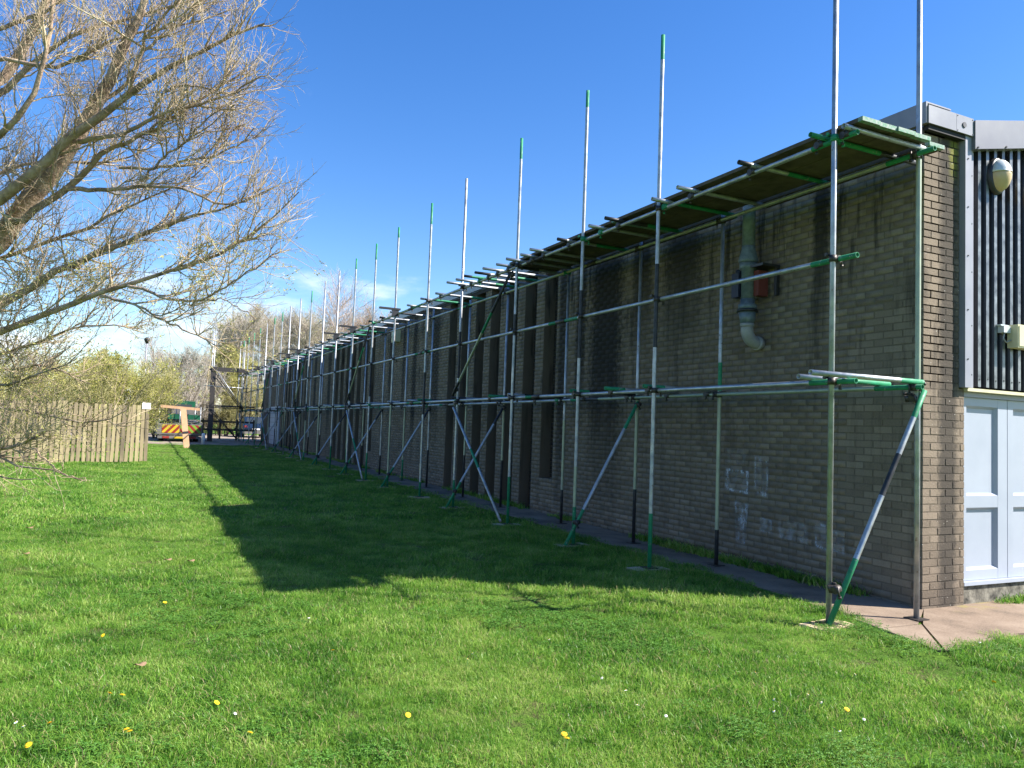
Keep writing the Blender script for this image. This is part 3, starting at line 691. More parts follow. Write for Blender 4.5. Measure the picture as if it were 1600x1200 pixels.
# transoms on the first lift
for i, y in enumerate(YS):
    if i == 0: stube('transom', (5.06, 4.73, Z1+.0495), (6.47, 4.73, Z1+.0495), [(1.1, 0), (9, 1)]); stube('transom', (5.33, 5.12, Z1+.0495), (6.52, 5.12, Z1+.0495), [(.7, 0), (9, 1)])
    else:
        for dy in (.09, .9) if i % 2 else (.09,):
            stube('transom', (XO-random.uniform(.0, .12), y+dy, Z1+.0495), (random.uniform(6.44, 6.52), y+dy, Z1+.0495), [(.3, random.choice((0, 1, 2))), (9, random.choice((0, 2)))])
            coupler((XO+.05, y+dy+.04, Z1+.012), math.pi/2); coupler((XI-.05, y+dy+.04, Z1+.012), math.pi/2)
# dark bracket stubs clamped to the standards where no boards lie
for i in (6, 8, 9, 12, 13, 15, 17, 19):
    y = YS[i]; m = MB(); m.box((XO-.42, y-.11, Z2+.09), (XO+.10, y-.03, Z2+.135)); m.box((XO-.10, y-.10, Z2-.06), (XO+.06, y-.035, Z2+.09)); m.build('bracket', M['blackp'], sc)
# braces
for i in range(0, len(YS), 2):
    y = YS[i]; g = float(gz0(XO, y))
    if i == 0: a, b, sg = (XO-.07, y-.065, g+.03), (XI+.02, YS[0]-.155, Z1-.03), [(.62, 1), (.62, 0), (.42, 2), (.38, 0), (9, 1)]
    else: a, b, sg = (XO-.16, y-.055, g+.02), (XI-.02, y-.055, Z1-.06), [(random.choice((.4, .55)), 1), (1.3, 0), (random.choice((0, .5)), 2), (9, random.choice((0, 1)))]
    stube('brace', a, b, sg)
    coupler((XO, y-.03, g+.33), -math.pi/2, .3, mesh=CM[0]); coupler((XI-.03, y-.03, Z1-.10), -math.pi/2, .3, mesh=CM[0])
for i in range(3, len(YS)-1, 4):
    ya, yb = YS[i], YS[i+1]; g = float(gz0(XO, ya)); x = XO-.052
    stube('brace', (x, yb+.05, Z1-.14), (x, ya+.16, g+.05), [(1.2, 0), (.5, 1), (9, 0)])
    stube('brace', (x, yb+.12, Z1+.10), (x, ya+.12, Z2-.10), [(.4, 2), (1.3, 3), (.5, 1), (9, 2)])
    for p in ((x+.03, yb, Z1-.05), (x+.03, yb, Z1+.2), (x+.03, ya+.1, Z2-.14)): coupler(p, math.pi/2, mesh=CM[0])
# boards on the top lift
for k in range(4):
    x0 = XO+.035+.2285*k
    for (ya, yb) in ((4.58+.015*(k % 2), 8.46), (8.47, 11.66+.06*k)):
        z = Z2+.076+random.uniform(0, .006); m = MB()
        m.box((x0, ya, z), (x0+.2245, ya+.05, z+.038), 1); m.box((x0+.0005, ya+.05, z+.0005), (x0+.224, yb-.05, z+.0375), 0); m.box((x0, yb-.05, z), (x0+.2245, yb, z+.038), 1)
        m.build('board', [M['board'], M['boardend']], sc)
for (ya, yb) in ((4.66, 6.95), (7.45, 11.2)):
    m = MB(); m.box((XI+.03, ya, Z2+.077), (XI+.24, ya+.05, Z2+.115), 1); m.box((XI+.0305, ya+.05, Z2+.0775), (XI+.2395, yb, Z2+.1145), 0)
    m.build('board', [M['board'], M['boardend']], sc)

# far loading bay of the scaffold, built out from the wall
BY = 47.0
bay = empty('loading_bay', (3.6, BY, float(gz0(3.6, BY))), 'dark scaffold loading bay jutting out at the far end', 'scaffold')
def btube(name, a, b, mi=2, r=TR): return stube(name, a, b, [(99, mi)], bay, r)
g = float(gz0(3.6, BY))
for dx, dy, top, mi in ((0, 0, 7.3, 0), (.14, .0, 4.7, 2), (.05, .12, 4.7, 2), (.22, 1.6, 7.3, 0), (.32, 1.7, 4.7, 2)):
    btube('standard', (3.55+dx, BY+dy, g), (3.55+dx, BY+dy, top), mi)
for x in (5.05, 5.3): btube('standard', (x, BY+.1, g), (x, BY+.1, 6.2), 0)
m = MB(); m.box((3.50, BY-.06, g), (3.78, BY-.02, 4.5)); m.build('leg_board', M['coupler'], bay)
for z in (1.0, 2.28, 2.36): btube('ledger', (3.35, BY-.05, z), (6.0, BY-.05, z), 2)
btube('guard_rail', (3.2, BY-.06, 3.52), (5.6, BY-.06, 3.46), 0)
for k in range(3): btube('brace', (3.78, BY-.10-.05*k, 4.42-.22*k), (5.35, BY-.10-.05*k, 2.30-.10*k), (0, 2, 2)[k])
for k in range(2): btube('brace', (3.65, BY-.10-.05*k, 2.2-.15*k), (5.1, BY-.10-.05*k, .55-.05*k), 2)
btube('brace', (5.6, BY-.10, 2.25), (4.95, BY-.10, 1.05), 2)
for k in range(7):
    m = MB(); yy = BY-.05+.235*k; m.box((3.52, yy, 4.50), (5.36, yy+.225, 4.54)); m.build('board', M['board'], bay)
m = MB(); m.box((3.55, BY-.10, 4.36), (5.9, BY-.06, 4.60)); m.build('toe_board', M['coupler'], bay)
for k in range(4):
    m = MB(); yy = BY+.0+.235*k; m.box((3.6, yy, 2.39), (6.0, yy+.225, 2.43)); m.build('board', M['coupler'], bay)

# ================================================================== fence
fA, fB = Vector((.27, 26.85, 0)), Vector((-7.2, 23.3, 0)); fd = (fB-fA).normalized(); fn = Vector((fd.y, -fd.x, 0))
if fn.y > 0: fn = -fn
fe = empty('paling_fence', (fA.x, fA.y, float(gz0(fA.x, fA.y))), 'weathered upright timber paling fence under the willow', 'fence')
s = 0.0; k = 0
random.seed(9)
while s < (fB-fA).length:
    wd = random.uniform(.095, .125); p = fA+fd*(s+wd/2); g = float(gz0(p.x, p.y)); h_ = 1.74+random.uniform(-.05, .05)-.0*k
    m = MB(); c = p+Vector((0, 0, g+h_/2+.02)); tl = random.gauss(0, .012)
    m.obox(c, fd*wd/2, fn*.010, Vector((fd.x*tl, fd.y*tl, 1)).normalized()*h_/2)
    m.build('pale', M['pale'], fe); s += wd+random.uniform(.028, .05); k += 1
for z in (.4, 1.5):
    m = MB(); c = (fA+fB)/2-fn*.045; g = float(gz0(c.x, c.y)); m.obox(c+Vector((0, 0, g+z)), fd*(fB-fA).length/2, fn*.03, Vector((0, 0, .045))); m.build('rail', M['pale'], fe)
for k in range(4):
    p = fA+fd*(.12+2.4*k)-fn*.13; g = float(gz0(p.x, p.y)); m = MB(); m.box((p.x-.05, p.y-.05, g-.2), (p.x+.05, p.y+.05, g+1.9)); m.build('post', M['pale'], fe)
c = fA+fd*.12+fn*.022; m = MB(); m.obox(c+Vector((0, 0, 1.76+gz0(0, 26.8))), fd*.13, fn*.006, Vector((0, 0, .095)), 0)
sg = empty('notice', tuple(c+Vector((0, 0, 1.66))), 'small white notice fixed to the right end of the fence', 'sign')
m.build('plate', M['sign'], sg)
m = MB()
for k in range(3): m.obox(c+fn*.0075+Vector((0, 0, 1.80-.04*k+gz0(0, 26.8))), fd*(.08-.015*k), fn*.001, Vector((0, 0, .008)))
m.build('print', M['ink'], sg)

# ================================================================== truck, T of planks, car, lamp post
ty = 45.0; g = float(gz0(2, ty))+.02
tk = empty('flatbed_truck', (1.95, ty, g), 'flatbed truck with red and yellow chevron tailboard loaded with scaffold fittings', 'truck')
x0, x1 = .85, 3.10; zb = g+.34
m = MB(); m.box((x0, ty+.05, zb-.02), (x1, ty+5.2, zb+.12)); m.box((x0+.5, ty+.3, zb-.24), (x0+.62, ty+6.8, zb-.02)); m.box((x1-.62, ty+.3, zb-.24), (x1-.5, ty+6.8, zb-.02)); m.build('chassis', M['truckgrey'], tk)
m = MB(); m.box((x0, ty-.02, zb+.03), (x1, ty+.03, zb+.62)); tb = m.build('tailboard', M['truckgrey'], tk)
# chevrons as plates: two mirrored sets of slanted stripes
zc0, zc1 = zb+.12, zb+.56; xm = (x0+x1)/2; sw = .17; sl = .40
for side in (0, 1):
    xa, xb = (x0+.25, xm-.02) if side == 0 else (xm+.02, x1-.06)
    k = 0; t0 = xa-sl
    while t0 < xb:
        q = [(t0, zc0), (t0+sw, zc0), (t0+sw+sl, zc1), (t0+sl, zc1)]
        if side: q = [((xa+xb)-p[0], p[1]) for p in q][::-1]
        # clip to [xa,xb]
        def clip(poly, lim, sgn):
            o_ = []
            for i in range(len(poly)):
                p, r_ = poly[i], poly[(i+1) % len(poly)]; ip, ir = sgn*(p[0]-lim) >= 0, sgn*(r_[0]-lim) >= 0
                if ip: o_.append(p)
                if ip != ir: tt = (lim-p[0])/(r_[0]-p[0]); o_.append((lim, p[1]+tt*(r_[1]-p[1])))
            return o_
        q = clip(clip(q, xa, 1), xb, -1)
        if len(q) > 2:
            m = MB(); n = len(q); m.add([(p[0], ty-.032, p[1]) for p in q]+[(p[0], ty-.021, p[1]) for p in q], [tuple(range(n))]+[(i, i+n, (i+1) % n+n, (i+1) % n) for i in range(n)])
            m.build('chevron', M['redref'] if k % 2 else (M['yellow'] if side == 0 else M['lime']), tb)
        t0 += sw; k += 1
for x in (x0, x1-.05):
    m = MB(); m.box((x, ty+.04, zb+.121), (x+.05, ty+5.2, zb+.70)); m.build('sideboard', M['truckgrey'], tk)
m = MB(); m.box((x0+.05, ty-.03, g+.16), (x1-.05, ty+.05, g+.30)); m.build('rear_bumper', M['truckgrey'], tk)
m = MB(); m.box((x0+.3, ty-.045, g+.17), (x0+.62, ty-.031, g+.28)); m.build('rear_light', M['redref'], tk)
m = MB(); m.box((x1-.62, ty-.045, g+.17), (x1-.3, ty-.031, g+.28)); m.build('rear_light', M['redref'], tk)
m = MB(); m.box((xm-.26, ty-.04, g+.17), (xm+.26, ty-.031, g+.27)); m.build('number_plate', M['yellow'], tk)
m = MB(); m.box((x0+.55, ty+.06, g+.10), (x1-.9, ty+.5, g+.29)); m.build('spare_carrier', M['truckgreen'], tk)
for yy in (ty+1.1, ty+5.6):
    for x in (x0+.12, x1-.38):
        m = MB(); m.path([(x, yy, g+.28), (x+.26, yy, g+.28)], [.28, .28], 18); wl = m.build('wheel', M['tyre'], tk)
        q = MB(); q.path([(x-.005, yy, g+.28), (x+.265, yy, g+.28)], [.16, .16], 12); q.build('rim', M['truckgrey'], wl)
m = MB(); m.box((x0, ty+5.25, zb+.121), (x1, ty+5.32, zb+1.6)); m.build('headboard', M['truckgrey'], tk)
m = MB(); yc = ty+5.4
prof = [(yc, g+.5), (yc+1.75, g+.5), (yc+1.75, g+1.3), (yc+1.35, g+2.25), (yc, g+2.3)]
m.add([(x0+.1, a, b) for a, b in prof]+[(x1-.1, a, b) for a, b in prof], [(4, 3, 2, 1, 0), (5, 6, 7, 8, 9)]+[(i, (i+1) % 5, (i+1) % 5+5, i+5) for i in range(5)]); cb = m.build('cab', M['truckgreen'], tk)
m = MB(); m.box((x0+.3, yc-.012, g+1.5), (x1-.3, yc-.002, g+2.1)); m.build('rear_window', M['glass'], cb)
# load: bundles of tubes and baskets of fittings lie on the bed
random.seed(3)
ld = empty('scaffold_load', (1.95, ty+2, zb+.12), 'heap of green and grey scaffold tubes and baskets on the truck', 'load')
for r_ in range(7):
    for c_ in range(18):
        x = x0+.14+.115*c_+random.uniform(-.02, .02); z = zb+.17+.095*r_; ys = ty+.15+random.uniform(0, .35)
        if r_ > 4 and random.random() < .5: continue
        stube('tube', (x, ys, z), (x, ys+4.4, z+.0), [(random.choice((.3, .5, 0)), 1), (9, random.choice((0, 0, 1, 2)))], ld, .03)
for x in (x0+.08, x0+1.1, x1-.13):
    stube('stake', (x, ty+.10, zb+.12), (x, ty+.10, zb+1.55), [(9, 0)], ld); stube('stake', (x, ty+4.8, zb+.12), (x, ty+4.8, zb+1.65), [(9, 0)], ld)
for k in range(6):
    x = x0+.2+.33*k; m = MB(); m.box((x, ty+.5, zb+.86), (x+.30, ty+.9, zb+1.12)); m.build('basket', M['truckgreen'] if k % 3 else M['coupler'], ld)
# T of pale planks in front of the truck
ty2 = 38.0
tp = empty('plank_prop', (1.9, ty2-.1, float(gz0(1.9, ty2))), 'pale orange timber planks propped as a T before the truck', 'planks')
a = Vector((1.99, ty2-.28, float(gz0(1.9, ty2))-.01)); b = Vector((1.76, ty2+.02, 2.04)); d = (b-a).normalized(); rt = Vector((1, 0, 0)); rt = (rt-d*rt.dot(d)).normalized(); nn = d.cross(rt)
m = MB(); m.obox((a+b)/2, rt*.125, nn*.02, d*(b-a).length/2); m.build('upright_plank', M['timber'], tp)
m = MB(); m.obox(a+d*.72-nn*.0+Vector((0, -.03, 0)), rt*.127, nn*.004, d*.05); m.build('strap', M['blackp'], tp)
m = MB(); m.obox(Vector((1.64, ty2+.06, 2.08)), Vector((.82, 0, -.04)), Vector((0, .03, 0)), Vector((.002, 0, .06))); m.build('cross_plank', M['timber'], tp)
# white marker post by the loading bay
m = MB(); p = at_ground(317, 694); m.path([(p[0], p[1], p[2]-.05), (p[0], p[1], p[2]+.5), (p[0], p[1], p[2]+.56)], [.09, .09, .05], 12); m.build('bollard', M['sign'], None, 'short white bollard beside the truck and loading bay', 'bollard', org=tuple(p))
# car beyond
cy = 56.0; g = float(gz0(7, cy))+.012
cr_ = empty('parked_car', (7.3, cy, g), 'blue car parked beyond the far end of the scaffold', 'car')
def prism_x(m, prof, xa, xb, mi=0):
    n = len(prof); m.add([(xa, a, b) for a, b in prof]+[(xb, a, b) for a, b in prof], [tuple(range(n))[::-1], tuple(range(n, 2*n))]+[(i, (i+1) % n, (i+1) % n+n, i+n) for i in range(n)], mi)
xa, xb = 6.45, 8.2
m = MB(); prism_x(m, [(cy, g+.3), (cy+4.2, g+.3), (cy+4.25, g+.6), (cy+3.4, g+.88), (cy+.15, g+.95), (cy-.05, g+.7)], xa, xb); m.build('body', M['carblue'], cr_)
m = MB(); prism_x(m, [(cy+.15, g+.95), (cy+3.3, g+.88), (cy+2.5, g+1.42), (cy+.65, g+1.45)], xa+.10, xb-.10); cab_ = m.build('cabin', M['carblue'], cr_)
m = MB(); m.add([(xa+.22, cy+.185, g+1.0), (xb-.22, cy+.185, g+1.0), (xb-.3, cy+.56, g+1.39), (xa+.3, cy+.56, g+1.39)], [(0, 1, 2, 3)]); m.build('rear_window', M['glass'], cab_)
for x in (xa+.05, xb-.3):
    m = MB(); m.box((x, cy-.04, g+.62), (x+.25, cy+.0, g+.85)); m.build('tail_light', M['redref'], cr_)
m = MB(); m.box((xa+.62, cy-.06, g+.55), (xb-.62, cy-.04, g+.66)); m.build('number_plate', M['sign'], cr_)
m = MB(); m.box((xa+.02, cy-.09, g+.28), (xb-.02, cy-.02, g+.5)); m.build('bumper', M['truckgrey'], cr_)
for yy in (cy+.75, cy+3.4):
    for x in (xa-.01, xb-.19):
        m = MB(); m.path([(x, yy, g+.31), (x+.2, yy, g+.31)], [.31, .31], 16); wl = m.build('wheel', M['tyre'], cr_)
        q = MB(); q.path([(x-.006, yy, g+.31), (x+.206, yy, g+.31)], [.17, .17], 10); q.build('rim', M['chrome'], wl)
# low rail fence beyond the loading bay
lf = empty('rail_fence', (3.6, 51.2, float(gz0(4, 51.2))), 'low dark timber rail fence behind the loading bay', 'fence')
for z in (.55, 1.05):
    m = MB(); m.box((3.4, 51.2, z+.37), (6.6, 51.24, z+.49)); m.build('rail', M['board'], lf)
for x in (3.5, 4.5, 5.5, 6.5):
    m = MB(); m.box((x, 51.245, .2), (x+.1, 51.345, 1.65)); m.build('post', M['board'], lf)
# lamp post
p = at_Y(230, 528, 70.0); lp = empty('lamp_post', (p[0], 70, float(gz0(0, 70))), 'tall pale lamp post with dark cap among the far trees', 'lamp post')
m = MB(); m.path([(p[0], 70, .4), (p[0], 70, p[2]-.3)], [.09, .06], 10); m.build('pole', M['trim'], lp)
m = MB(); m.path([(p[0], 70, p[2]-.45), (p[0], 70, p[2]-.1), (p[0], 70, p[2]+.05)], [.10, .26, .06], 12); m.build('lamp_head', M['blackp'], lp)

# ================================================================== branches (vectorised)
def unit(a): return a/(np.linalg.norm(a, axis=-1, keepdims=True)+1e-9)
def resample(P, n):
    d = np.r_[0, np.cumsum(np.linalg.norm(np.diff(P, axis=0), axis=1))]; t = np.linspace(0, d[-1], n)
    return np.stack([np.interp(t, d, P[:, i]) for i in range(3)], 1)
def smooth(P, it=2):
    for _ in range(it): P = np.r_[P[:1], .25*P[:-2]+.5*P[1:-1]+.25*P[2:], P[-1:]]
    return P
def spawn(P, Rd, M_, lens, ang, bias, nseg, r0, r1, rg, tlo=.1, curl=.25, weights=None, rel=True):
    """M_ child polylines growing from parents P (N,n,3); returns (M,nseg+1,3), radii"""
    Np, n, _ = P.shape
    pl = np.linalg.norm(np.diff(P, axis=1), axis=2).sum(1); wts = pl/pl.sum() if weights is None else weights
    idx = rg.choice(Np, M_, p=wts); t = tlo+(1-tlo)*rg.random(M_)**.8; f = t*(n-1); i0 = np.minimum(f.astype(int), n-2); fr = (f-i0)[:, None]
    a, b = P[idx, i0], P[idx, i0+1]; st = a*(1-fr)+b*fr; tg = unit(b-a)
    rr = Rd[idx, i0]
    rv = unit(rg.normal(size=(M_, 3))); pp = unit(rv-tg*(rv*tg).sum(1, keepdims=True))
    an = rg.uniform(*ang, M_)[:, None]
    d = unit(tg*np.cos(an)+pp*np.sin(an)+np.array(bias)*rg.random((M_, 1)))
    ln = rg.uniform(*lens, M_)*(1-(rel if rel is not True else .45)*t)
    sl = (ln/nseg)[:, None]; pts = [st]; b2 = np.array(bias)
    for s_ in range(nseg):
        d = unit(d+rg.normal(0, curl, (M_, 3))+b2*.18); pts.append(pts[-1]+d*sl)
    Q = np.stack(pts, 1)
    ra = np.minimum(rg.uniform(*r0, M_), rr*.8); rb = np.minimum(r1, ra*.6)
    tt = np.linspace(0, 1, nseg+1)[None]; RQ = ra[:, None]*(1-tt)+np.broadcast_to(np.asarray(rb).reshape(-1, 1), (M_, 1))*tt
    return Q, RQ
def tubes(P, Rd, k):
    """quads for (N,n,3) polylines with (N,n) radii, k sides"""
    Nn, n, _ = P.shape
    T = np.empty_like(P); T[:, 1:-1] = P[:, 2:]-P[:, :-2]; T[:, 0] = P[:, 1]-P[:, 0]; T[:, -1] = P[:, -1]-P[:, -2]; T = unit(T)
    ref = np.where(np.abs(T[:, :1, 2:3]) > .9, np.array([1., 0, 0]), np.array([0, 0, 1.])); ref = np.broadcast_to(ref, T.shape)
    U = unit(np.cross(T, ref)); W = np.cross(T, U)
    a = 2*np.pi*np.arange(k)/k
    V = P[:, :, None]+(U[:, :, None]*np.cos(a)[None, None, :, None]+W[:, :, None]*np.sin(a)[None, None, :, None])*Rd[:, :, None, None]
    base = (np.arange(Nn)*n*k)[:, None, None]; i = np.arange(n-1)[None, :, None]*k; j = np.arange(k)[None, None]; j2 = (j+1) % k
    F = np.stack([base+i+j, base+i+j2, base+i+k+j2, base+i+k+j], -1).reshape(-1, 4)
    return V.reshape(-1, 3), F
def joinvf(parts):
    Vs, Fs, o = [], [], 0
    for V, F in parts: Vs.append(V); Fs.append(F+o); o += len(V)
    return np.concatenate(Vs), np.concatenate(Fs)
def leaves(P, M_, size, rg, tlo=.2, aspect=.4, jitter=.01):
    """M_ small two-triangle leaf quads scattered along polylines"""
    Np, n, _ = P.shape; idx = rg.integers(0, Np, M_); t = tlo+(1-tlo)*rg.random(M_); f = t*(n-1); i0 = np.minimum(f.astype(int), n-2); fr = (f-i0)[:, None]
    c = P[idx, i0]*(1-fr)+P[idx, i0+1]*fr+rg.normal(0, jitter, (M_, 3)); tg = unit(P[idx, i0+1]-P[idx, i0])
    d = unit(tg+rg.normal(0, .55, (M_, 3))); s_ = unit(np.cross(d, rg.normal(size=(M_, 3)))); sz = rg.uniform(*size, M_)[:, None]
    V = np.stack([c, c+d*sz*.5+s_*sz*aspect*.5, c+d*sz, c+d*sz*.5-s_*sz*aspect*.5], 1).reshape(-1, 3)
    return V, np.arange(M_*4).reshape(-1, 4)

# ------------------------------------------------------------------ the near willow: limbs follow the photograph
WB = np.array([-4.3, 10.6, 0.0]); WB[2] = float(gz0(WB[0], WB[1]))-.05
wil = empty('willow_tree', tuple(WB), 'leaning bare willow with pale bark and fine budding twigs', 'tree')
rw = np.random.default_rng(11)
LIMBS = [  # px points, depth start, depth end, radius px start, radius px end, from-trunk?
 ([(0, 390), (21, 348), (52, 306), (83, 267), (100, 244), (129, 196), (146, 171), (180, 113), (190, 77), (213, 43), (230, 7), (236, -60)], 8.6, 8.0, 19, 5, 1),
 ([(0, 315), (52, 269), (104, 223), (146, 185), (167, 173), (200, 147), (240, 120), (283, 93), (333, 72), (367, 57), (413, 37)], 8.0, 7.4, 10, 1.6, 1),
 ([(0, 217), (27, 197), (57, 140), (75, 100), (72, 60), (83, 17), (90, -50)], 7.4, 7.2, 5.5, 2.6, 1),
 ([(0, 150), (20, 133), (50, 100), (73, 83), (117, 50), (187, 32), (250, 18), (320, -6)], 9.2, 8.8, 6, 1.4, 1),
 ([(0, 133), (33, 77), (53, 50), (67, 20), (80, -40)], 9.8, 9.6, 9, 6, 1),
 ([(113, 220), (150, 217), (187, 210), (213, 200), (233, 187), (277, 170), (333, 157), (367, 143), (410, 118)], 8.0, 7.3, 5, 1.1, 0),
 ([(13, 347), (50, 333), (100, 297), (133, 273), (143, 257), (173, 230), (220, 212), (262, 190), (300, 165), (350, 130), (385, 110)], 8.3, 7.8, 7, 1.2, 0),
 ([(107, 295), (143, 297), (187, 297), (217, 290), (253, 290), (300, 300), (353, 323), (383, 318), (417, 300)], 8.1, 7.3, 4.5, .9, 0),
 ([(0, 480), (43, 447), (83, 430), (117, 410), (160, 397), (200, 380), (247, 357), (290, 340), (333, 333), (367, 323), (427, 293)], 8.4, 7.4, 7.5, 1.1, 1),
 ([(0, 517), (50, 500), (100, 480), (147, 460), (187, 448), (233, 437), (267, 422), (307, 410), (357, 393), (393, 373), (430, 340), (467, 300)], 7.6, 7.0, 6.5, .9, 1),
 ([(200, 447), (227, 453), (260, 467), (300, 473), (323, 467), (347, 447), (377, 437), (410, 410), (440, 393)], 7.3, 6.8, 3, .8, 0),
 ([(157, 463), (187, 472), (233, 487), (283, 513), (320, 530), (347, 540)], 7.4, 7.0, 2.6, .8, 0),
 ([(0, 403), (33, 397), (67, 380), (103, 373), (137, 357), (160, 337), (200, 323), (233, 310), (290, 285), (330, 250)], 8.8, 8.4, 4, .9, 1),
 ([(323, 467), (353, 470), (387, 487), (400, 500)], 6.9, 6.7, 1.2, .6, 0),
 ([(0, 579), (27, 573), (79, 573), (98, 579), (140, 600)], 8.2, 7.8, 2.2, .8, 1),
 ([(0, 602), (42, 592), (79, 581), (120, 560)], 7.6, 7.2, 2.4, .8, 1),
 ([(0, 640), (31, 644), (77, 649), (100, 653), (129, 661), (154, 661), (171, 659), (200, 640)], 7.8, 7.3, 3, .8, 1),
 ([(0, 705), (27, 696), (52, 683), (72, 674)], 7.2, 6.9, 3.2, 1, 1),
 ([(0, 710), (27, 725), (54, 731), (83, 740), (104, 742), (133, 752)], 7.3, 6.9, 2.2, .7, 1),
 ([(0, 744), (13, 751), (33, 748), (57, 748)], 7.0, 6.8, 1.6, .7, 1),
 ([(50, 701), (98, 740), (135, 752)], 7.0, 6.9, 1.5, .6, 0),
 ([(0, 43), (40, 30), (90, 8), (130, -20)], 9.3, 9.0, 4, 2, 1),
 ([(200, 147), (222, 85), (230, 57), (257, 27), (277, 0), (300, -30)], 7.7, 7.2, 3.4, 1.2, 0),
 ([(233, 180), (247, 157), (263, 137), (297, 130), (353, 150), (400, 133)], 7.6, 7.2, 2.8, .8, 0),
 ([(220, 283), (240, 260), (267, 237), (300, 213), (310, 197), (340, 173), (380, 165)], 7.8, 7.4, 2.6, .8, 0),
 ([(187, 262), (240, 262), (280, 255), (317, 247), (343, 243), (383, 220), (397, 200)], 8.2, 7.6, 3, .8, 0),
 ([(0, 80), (60, 118), (120, 100), (170, 60), (230, 45), (300, 40), (360, 15)], 8.8, 8.2, 4, 1, 1),
 ([(0, 270), (40, 255), (90, 250), (160, 258), (210, 245), (262, 215)], 9.4, 9.0, 3.2, .8, 1),
 ([(0, 555), (60, 535), (110, 512), (170, 505), (225, 515)], 8.9, 8.4, 3, .7, 1),
 ([(146, 171), (190, 140), (235, 70), (290, 30), (330, -15)], 8.4, 8.0, 4, 1.2, 0),
]
fork = at_depth(-250, 640, 8.6)
limbs = []
for pts, d0, d1, r0, r1, root in LIMBS:
    n = len(pts); P = np.array([at_depth(x, y, d0+(d1-d0)*i/(n-1)) for i, (x, y) in enumerate(pts)])
    rm = np.array([.86*(r0+(r1-r0)*i/(n-1))*(d0+(d1-d0)*i/(n-1))/FPX for i in range(n)])
    if root:
        y0 = pts[0][1]; q = at_depth(-120, 0.5*y0+.5*(y0+90 if y0 < 560 else y0-30), d0*.5+4.3); f_ = fork+np.array([0, 0, .35*max(0, (600-y0))/200-.2])
        P = np.r_[[f_, q], P]; rm = np.r_[max(rm[0]*1.5, .05), rm[0]*1.2, rm]
    d = np.r_[0, np.cumsum(np.linalg.norm(np.diff(P, axis=0), axis=1))]; t = np.linspace(0, d[-1], 20)
    Q = smooth(np.stack([np.interp(t, d, P[:, i]) for i in range(3)], 1), 1); Q[1:-1] += rw.normal(0, .010, (18, 3))
    rq = np.maximum(np.interp(t, d, rm), .0035)
    limbs.append((Q, rq)); V, F = tubes(Q[None], rq[None], 8)
    o = bpy.data.objects.new('limb', np_mesh('limb', V-WB, F, M['bark'], smooth=True)); link(o, wil)
tk_pts = [WB, WB*.55+fork*.45+np.array([.05, 0, .0]), fork+np.array([0, 0, .1]), fork+np.array([.15, .1, 1.2])]
m = MB(); m.path([tuple(p) for p in tk_pts], [.42, .34, .30, .16], 14); m.build('trunk', M['bark'], wil)
LP = np.stack([l[0] for l in limbs]); LR = np.stack([l[1] for l in limbs])
wl_ = np.linalg.norm(np.diff(LP, axis=1), axis=2).sum(1); low = LP[:, -1, 2] < 2.6
OUTB = np.array(cR)*.10+np.array([0, 0, .42])
wts = wl_*np.where(LP[:, -1, 2] < 1.25, .15, np.where(low, .7, 1.0)); wts = wts/wts.sum()
a1P, a1R = spawn(LP, LR, 640, (.5, 1.45), (.4, 1.15), OUTB, 7, (.006, .016), .0028, rw, tlo=.18, curl=.15, weights=wts, rel=.80)
a2P, a2R = spawn(a1P, a1R, 4000, (.22, .75), (.4, 1.15), OUTB*.7, 5, (.0030, .0055), .0016, rw, tlo=.1, curl=.15)
a3P, a3R = spawn(np.concatenate([a2P]), a2R, 17500, (.08, .34), (.35, 1.1), OUTB*.5, 3, (.0016, .0026), .0010, rw, tlo=.05, curl=.14)
a4P, a4R = spawn(LP, LR, 1800, (.15, .7), (.5, 1.2), OUTB, 4, (.002, .004), .0012, rw, tlo=.15, curl=.15, weights=wts)
V, F = joinvf([tubes(a1P, a1R, 5), tubes(a2P, a2R, 4), tubes(a3P, a3R, 3), tubes(a4P, a4R, 3)])
o = bpy.data.objects.new('twigs', np_mesh('twigs', V-WB, F, M['twig'], smooth=True)); link(o, wil); o['kind'] = 'stuff'
lowm = lambda Q: Q[Q[:, 0, 2] < 3.2]
V, F = joinvf([leaves(a3P, 5000, (.010, .022), rw), leaves(lowm(a3P), 15000, (.014, .036), rw), leaves(lowm(a2P), 3000, (.012, .03), rw)])
o = bpy.data.objects.new('buds', np_mesh('buds', V-WB, F, M['bud'])); link(o, wil); o['kind'] = 'stuff'

# ------------------------------------------------------------------ background trees and shrubs
def tree_mesh(seed, H, spread, upright, nleaf, leafsize, thick=1.0, twigm=5000):
    """unit trees at full size: returns trunk, twig and leaf arrays"""
    rg = np.random.default_rng(seed)
    n = 9; zz = np.linspace(0, H*.78, n); tp = np.stack([rg.normal(0, H*.012, n).cumsum(), rg.normal(0, H*.012, n).cumsum(), zz], 1); tp[0, :2] = 0
    tr = np.linspace(H*.020, H*.004, n)*thick
    B = np.array([0, 0, upright])
    b1, r1 = spawn(tp[None], tr[None], 26, (H*.28*spread, H*.50*spread), (.5, 1.1), B, 7, (H*.004*thick, H*.009*thick), .014*thick, rg, tlo=.16, curl=.12)
    b2, r2 = spawn(b1, r1, 320, (H*.12, H*.26), (.35, .9), B*.7, 5, (.014*thick, .028*thick), .009*thick, rg, tlo=.15, curl=.14)
    b3, r3 = spawn(b2, r2, twigm, (H*.05, H*.12), (.3, .9), B*.5, 3, (.008*thick, .013*thick), .005*thick, rg, tlo=.05, curl=.16)
    lv = leaves(b3, nleaf, leafsize, rg, aspect=.55, jitter=.05) if nleaf else None
    return tubes(tp[None], tr[None], 8), joinvf([tubes(b1, r1, 5), tubes(b2, r2, 4), tubes(b3, r3, 3)]), lv
